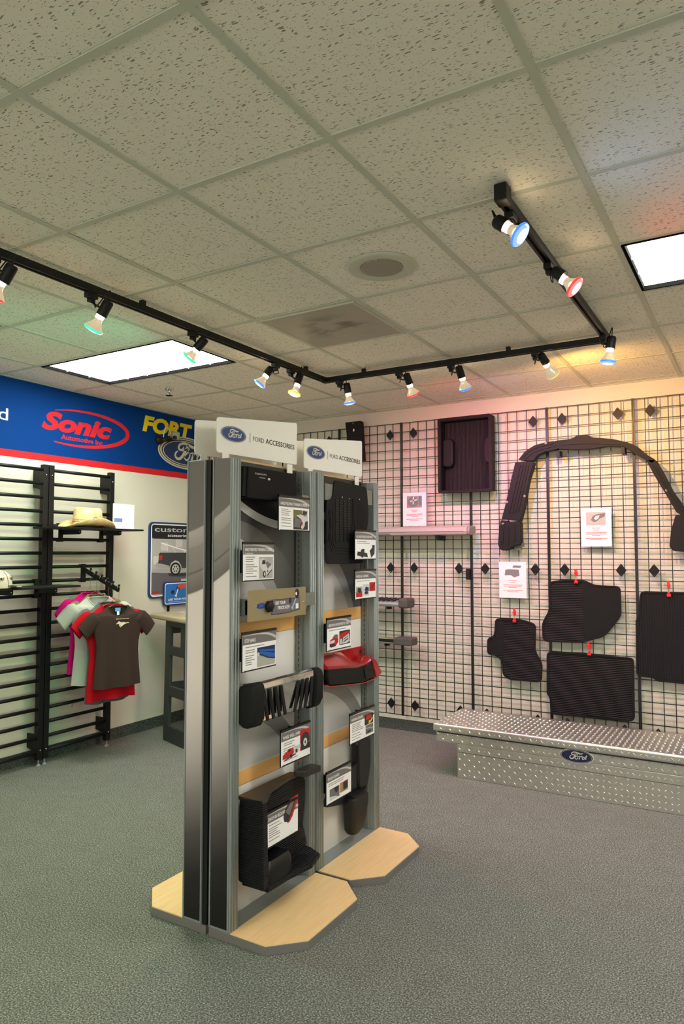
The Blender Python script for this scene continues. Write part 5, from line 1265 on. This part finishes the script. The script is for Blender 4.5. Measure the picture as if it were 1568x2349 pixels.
ribs(s1, [[(-1.75, 1.56), (-1.735, 1.72)], [(-1.70, 1.56), (-1.70, 1.70)], [(-1.655, 1.58), (-1.65, 1.71)]], .012)
ribs(s4, [[(-1.30, 2.305), (-1.10, 2.30), (-.87, 2.275)]], .01)
ribs(s5, [[(-.80, 2.250), (-.73, 2.19), (-.68, 2.145)]], .01)
ribs(s6, [[(-.665, 2.12), (-.58, 1.95), (-.49, 1.78)], [(-.645, 2.10), (-.56, 1.94), (-.475, 1.79)]])
mb = MB()
for x, z in ((-1.40, 2.325), (-1.705, 1.89), (-1.568, 1.93), (-1.74, 1.72), (-.575, 1.93)): mb.lathe([(0, .011), (.004, .009)], (x, yf, z), (0, -1, 0), 12)
build('push_pin', mb, mat('grey_pin', (128, 122, 110), .5), t)
build('bottom_tab', on_wall([(-1.66, 1.52), (-1.66, 1.555), (-1.615, 1.56), (-1.612, 1.575), (-1.59, 1.575), (-1.59, 1.545), (-1.61, 1.54), (-1.615, 1.52)], yf+.03, .02), mat('grey_tab', (96, 92, 84), .5), t)
build('support_hook', MB().box(-1.325, -1.300, 5.36, GYP-.003, 2.218, 2.262).box(-.865, -.842, 5.36, GYP-.003, 2.205, 2.255), M_BLACK, t)

# ---- running boards on the wall
def board_thing(label, zc): return thing('running_board', label, 'running board', (-2.9, 5.33, zc), 'running boards on the gridwall')
t = board_thing('pale grey running board below the grille sheet, longest and topmost', 1.63)
M_RB = mat('warm_grey_plastic', (168, 156, 148), .45)
prof = [(5.275, 1.642), (5.268, 1.668), (5.275, 1.700), (5.30, 1.712), (5.42, 1.712), (5.42, 1.66), (5.34, 1.636)]
build('board_body', MB().prism(prof, (-3.5, 0, 0), UY, UZ, 0, 1.495), M_RB, t, bevel=.006)
build('end_cap', MB().prism([(q[0]-.0, q[1]) for q in prof], (-2.005, 0, 0), UY, UZ, 0, .022), mat('warm_grey_cap', (140, 130, 124), .5), t, bevel=.008)
build('edge_line', MB().box(-3.5, -2.03, 5.2655, 5.268, 1.667, 1.670), M_GREYP, t)
build('step_recess', on_wall(rrect(-2.80, -2.675, 1.648, 1.660, .005, 3), 5.262, .012), M_GREYP, t)
build('support_hook', MB().box(-2.285, -2.255, 5.30, GYP-.003, 1.598, 1.636).box(-3.0, -2.97, 5.30, GYP-.003, 1.598, 1.636), M_BLACK, t)
t = board_thing('silver running board with slanted black treads and grey end cap', 1.05)
prof = [(5.27, 1.054), (5.262, 1.075), (5.275, 1.092), (5.42, 1.118), (5.42, 1.06), (5.36, 1.048)]
bd = build('board_body', MB().prism(prof, (-3.5, 0, 0), UY, UZ, 0, .90), M_ALU, t, bevel=.004)
mb = MB()
for k in range(20):
    x = -3.46+k*.0435
    if x > -2.66: break
    mb.add([(x, 5.285, 1.096), (x+.02, 5.285, 1.096), (x+.045, 5.40, 1.117), (x+.025, 5.40, 1.117), (x, 5.285, 1.100), (x+.02, 5.285, 1.100), (x+.045, 5.40, 1.121), (x+.025, 5.40, 1.121)], [(3,2,1,0),(4,5,6,7),(0,1,5,4),(1,2,6,5),(2,3,7,6),(3,0,4,7)])
build('tread_pads', mb, M_DPLAS, bd)
build('end_cap', MB().box(-2.605, -2.520, 5.262, 5.42, 1.043, 1.124), mat('dark_grey_cap', (78, 76, 72), .6), t, bevel=.018, seg=3)
build('support_hook', MB().box(-2.78, -2.75, 5.40, GYP-.003, 1.02, 1.05), M_BLACK, t)
t = board_thing('chrome running board with black stripe, lowest of the three', .74)
build('board_body', MB().box(-3.5, -2.655, 5.30, 5.42, .742, .795), M_CHROME, t, bevel=.012, seg=3)
build('black_stripe', MB().box(-3.5, -2.655, 5.297, 5.304, .757, .785), M_RUBR, t)
build('end_cap', MB().box(-2.665, -2.498, 5.293, 5.42, .737, .799), mat('dark_grey_cap', (78, 76, 72), .6), t, bevel=.010, seg=3)
build('support_hook', MB().box(-2.80, -2.77, 5.40, GYP-.003, .71, .742), M_BLACK, t)

# ---- black plate near the corner and small scanner hook
t = thing('corner_plate', 'dark plastic plate with keyhole peeking out above the far header sign', 'plastic part', (-3.09, 5.36, 2.30))
build('plate_body', on_wall([(-3.165, 2.652), (-3.01, 2.652), (-2.985, 2.30), (-3.12, 2.30)], 5.365, .06), M_TRAY, t, bevel=.004)
build('side_flange', on_wall([(-3.035, 2.60), (-3.01, 2.652), (-2.985, 2.30), (-3.02, 2.30)], 5.355, .01), M_TRAY, t)
build('keyhole', MB().sphere((-3.077, 5.365, 2.575), .008, 8, 5, (1, .3, 1.6)), M_WHITE, t, smooth=True)
build('top_slot', MB().box(-3.09, -3.075, 5.3645, 5.3655, 2.632, 2.638), M_GREYP, t)
build('wall_hook', MB().box(-3.08, -3.06, 5.425, GYP-.003, 2.40, 2.44), M_BLACK, t)
t = thing('cable_hook', 'small black box on a wire beside the middle wall bracket', 'hook', (-2.055, 5.43, 1.30))
build('box', MB().box(-2.072, -2.04, 5.415, 5.442, 1.282, 1.37), M_BPLAS, t, bevel=.003)
build('wire', MB().tube([(-2.145, 5.43, 1.335), (-2.06, 5.43, 1.35)], .003, 6), M_WIRE, t)
build('back_clip', MB().box(-2.062, -2.05, 5.442, GYP-.007, 1.32, 1.35), M_BPLAS, t)

# ---- tread-plate toolbox
M_TREAD = mat('tread_aluminium', (204, 203, 194), .3, .8, noise=.05, nscale=25)
t = thing('truck_toolbox', 'silver diamond tread plate truck toolbox with blue oval badge', 'toolbox', (-1.08, 4.78, 0))
TX0, TX1, TY0, TY1 = -1.812, -.345, 4.545, 5.05
build('tub', MB().box(TX0, TX1, TY0, TY1, 0, .222), M_TREAD, t, bevel=.004)
WX0, WX1 = -1.962, -.195
build('upper_case', MB().box(WX0, WX1, TY0-.002, TY1+.004, .222, .290), M_TREAD, t, bevel=.004)
LX0, LX1, LY0, LY1 = -1.982, -.175, 4.528, 5.065
lid = build('lid', MB().box(LX0, LX1, LY0, LY1, .290, .342), M_TREAD, t, bevel=.012, seg=3)
build('lid_seam', MB().box(WX0+.01, WX1-.01, TY0-.0035, TY0-.002, .281, .289), M_TXT, t)
build('fold_line', MB().box(TX0+.002, TX1-.002, TY0-.0012, TY0, .166, .170), mat('fold_shadow', (120, 120, 114), .4, .8), t)
def lens_bumps(fn, na, nb, da, db, L=.0118, W=.0036, hgt=.0042):
    mb = MB()
    for i in range(na):
        for j in range(nb):
            a, b_ = (i+.5)*da, (j+.5)*db
            s = 1 if (i+j) % 2 == 0 else -1
            o, u, v, n_ = fn(a, b_)
            d = (u+v*s).normalized() if True else u; e = n_.cross(d)
            c_ = o
            mb.add([c_-d*L, c_+e*W, c_+d*L, c_-e*W, c_+n_*hgt-d*L*.35, c_+n_*hgt+d*L*.35], [(0, 3, 4), (3, 5, 4), (3, 2, 5), (2, 1, 5), (1, 4, 5), (1, 0, 4)])
    return mb
D = .034
na = int((TX1-TX0)/D); nb = int(.215/D)
build('tread_bumps', lens_bumps(lambda a, b_: (Vector((TX0+a, TY0, b_+.004)), UX, UZ, Vector((0, -1, 0))), na, nb, D, D), M_TREAD, t, kind='stuff')
na = int((WX1-WX0)/D)
build('tread_bumps', lens_bumps(lambda a, b_: (Vector((WX0+a, TY0-.002, .224+b_)), UX, UZ, Vector((0, -1, 0))), na, 2, D, D), M_TREAD, t, kind='stuff')
na = int((LX1-LX0-.02)/D); nb = int((LY1-LY0-.03)/D)
build('tread_bumps', lens_bumps(lambda a, b_: (Vector((LX0+.01+a, LY0+.015+b_, .342)), UX, UY, UZ), na, nb, D, D), M_TREAD, lid, kind='stuff')
build('tread_bumps', lens_bumps(lambda a, b_: (Vector((LX0+.01+a, LY0, .296+b_)), UX, UZ, Vector((0, -1, 0))), na, 1, D, D), M_TREAD, lid, kind='stuff')
badge(t, 'oval_badge', (-1.033, TY0-.002, .252), UX, UZ, .104, .044, d=.001, field=mat('toolbox_badge_blue', (18, 26, 66), .3, coat=.5), thick=.004)

# ---- unseen fill panes added on the camera-side wall to brighten ceiling and room
M_FILL = mat('daylit_glass', (210, 214, 210), .3, emit=(1., .98, .93), estr=FILL_EMIT)
for n_, (a, b_) in enumerate(((-4.2, -1.6), (-1.4, 1.2), (1.4, 4.0))):
    fr = structure('window_%d' % (n_+1), MB().ring([(a, .75), (b_, .75), (b_, 2.62), (a, 2.62)], [(a+.05, .80), (b_-.05, .80), (b_-.05, 2.57), (a+.05, 2.57)], (0, YF+.001, 0), UX, UZ, -.05, 0), M_BLACK)
    for k in range(2):
        xa = a+.05+(b_-a-.1)*k/2; xb = a+.05+(b_-a-.1)*(k+1)/2
        build('pane', MB().box(xa+.01, xb-.01, YF+.003, YF+.012, .80, 2.57), M_FILL, fr)
    build('mullion', MB().box((a+b_)/2-.02, (a+b_)/2+.02, YF+.001, YF+.045, .80, 2.57), M_BLACK, fr)
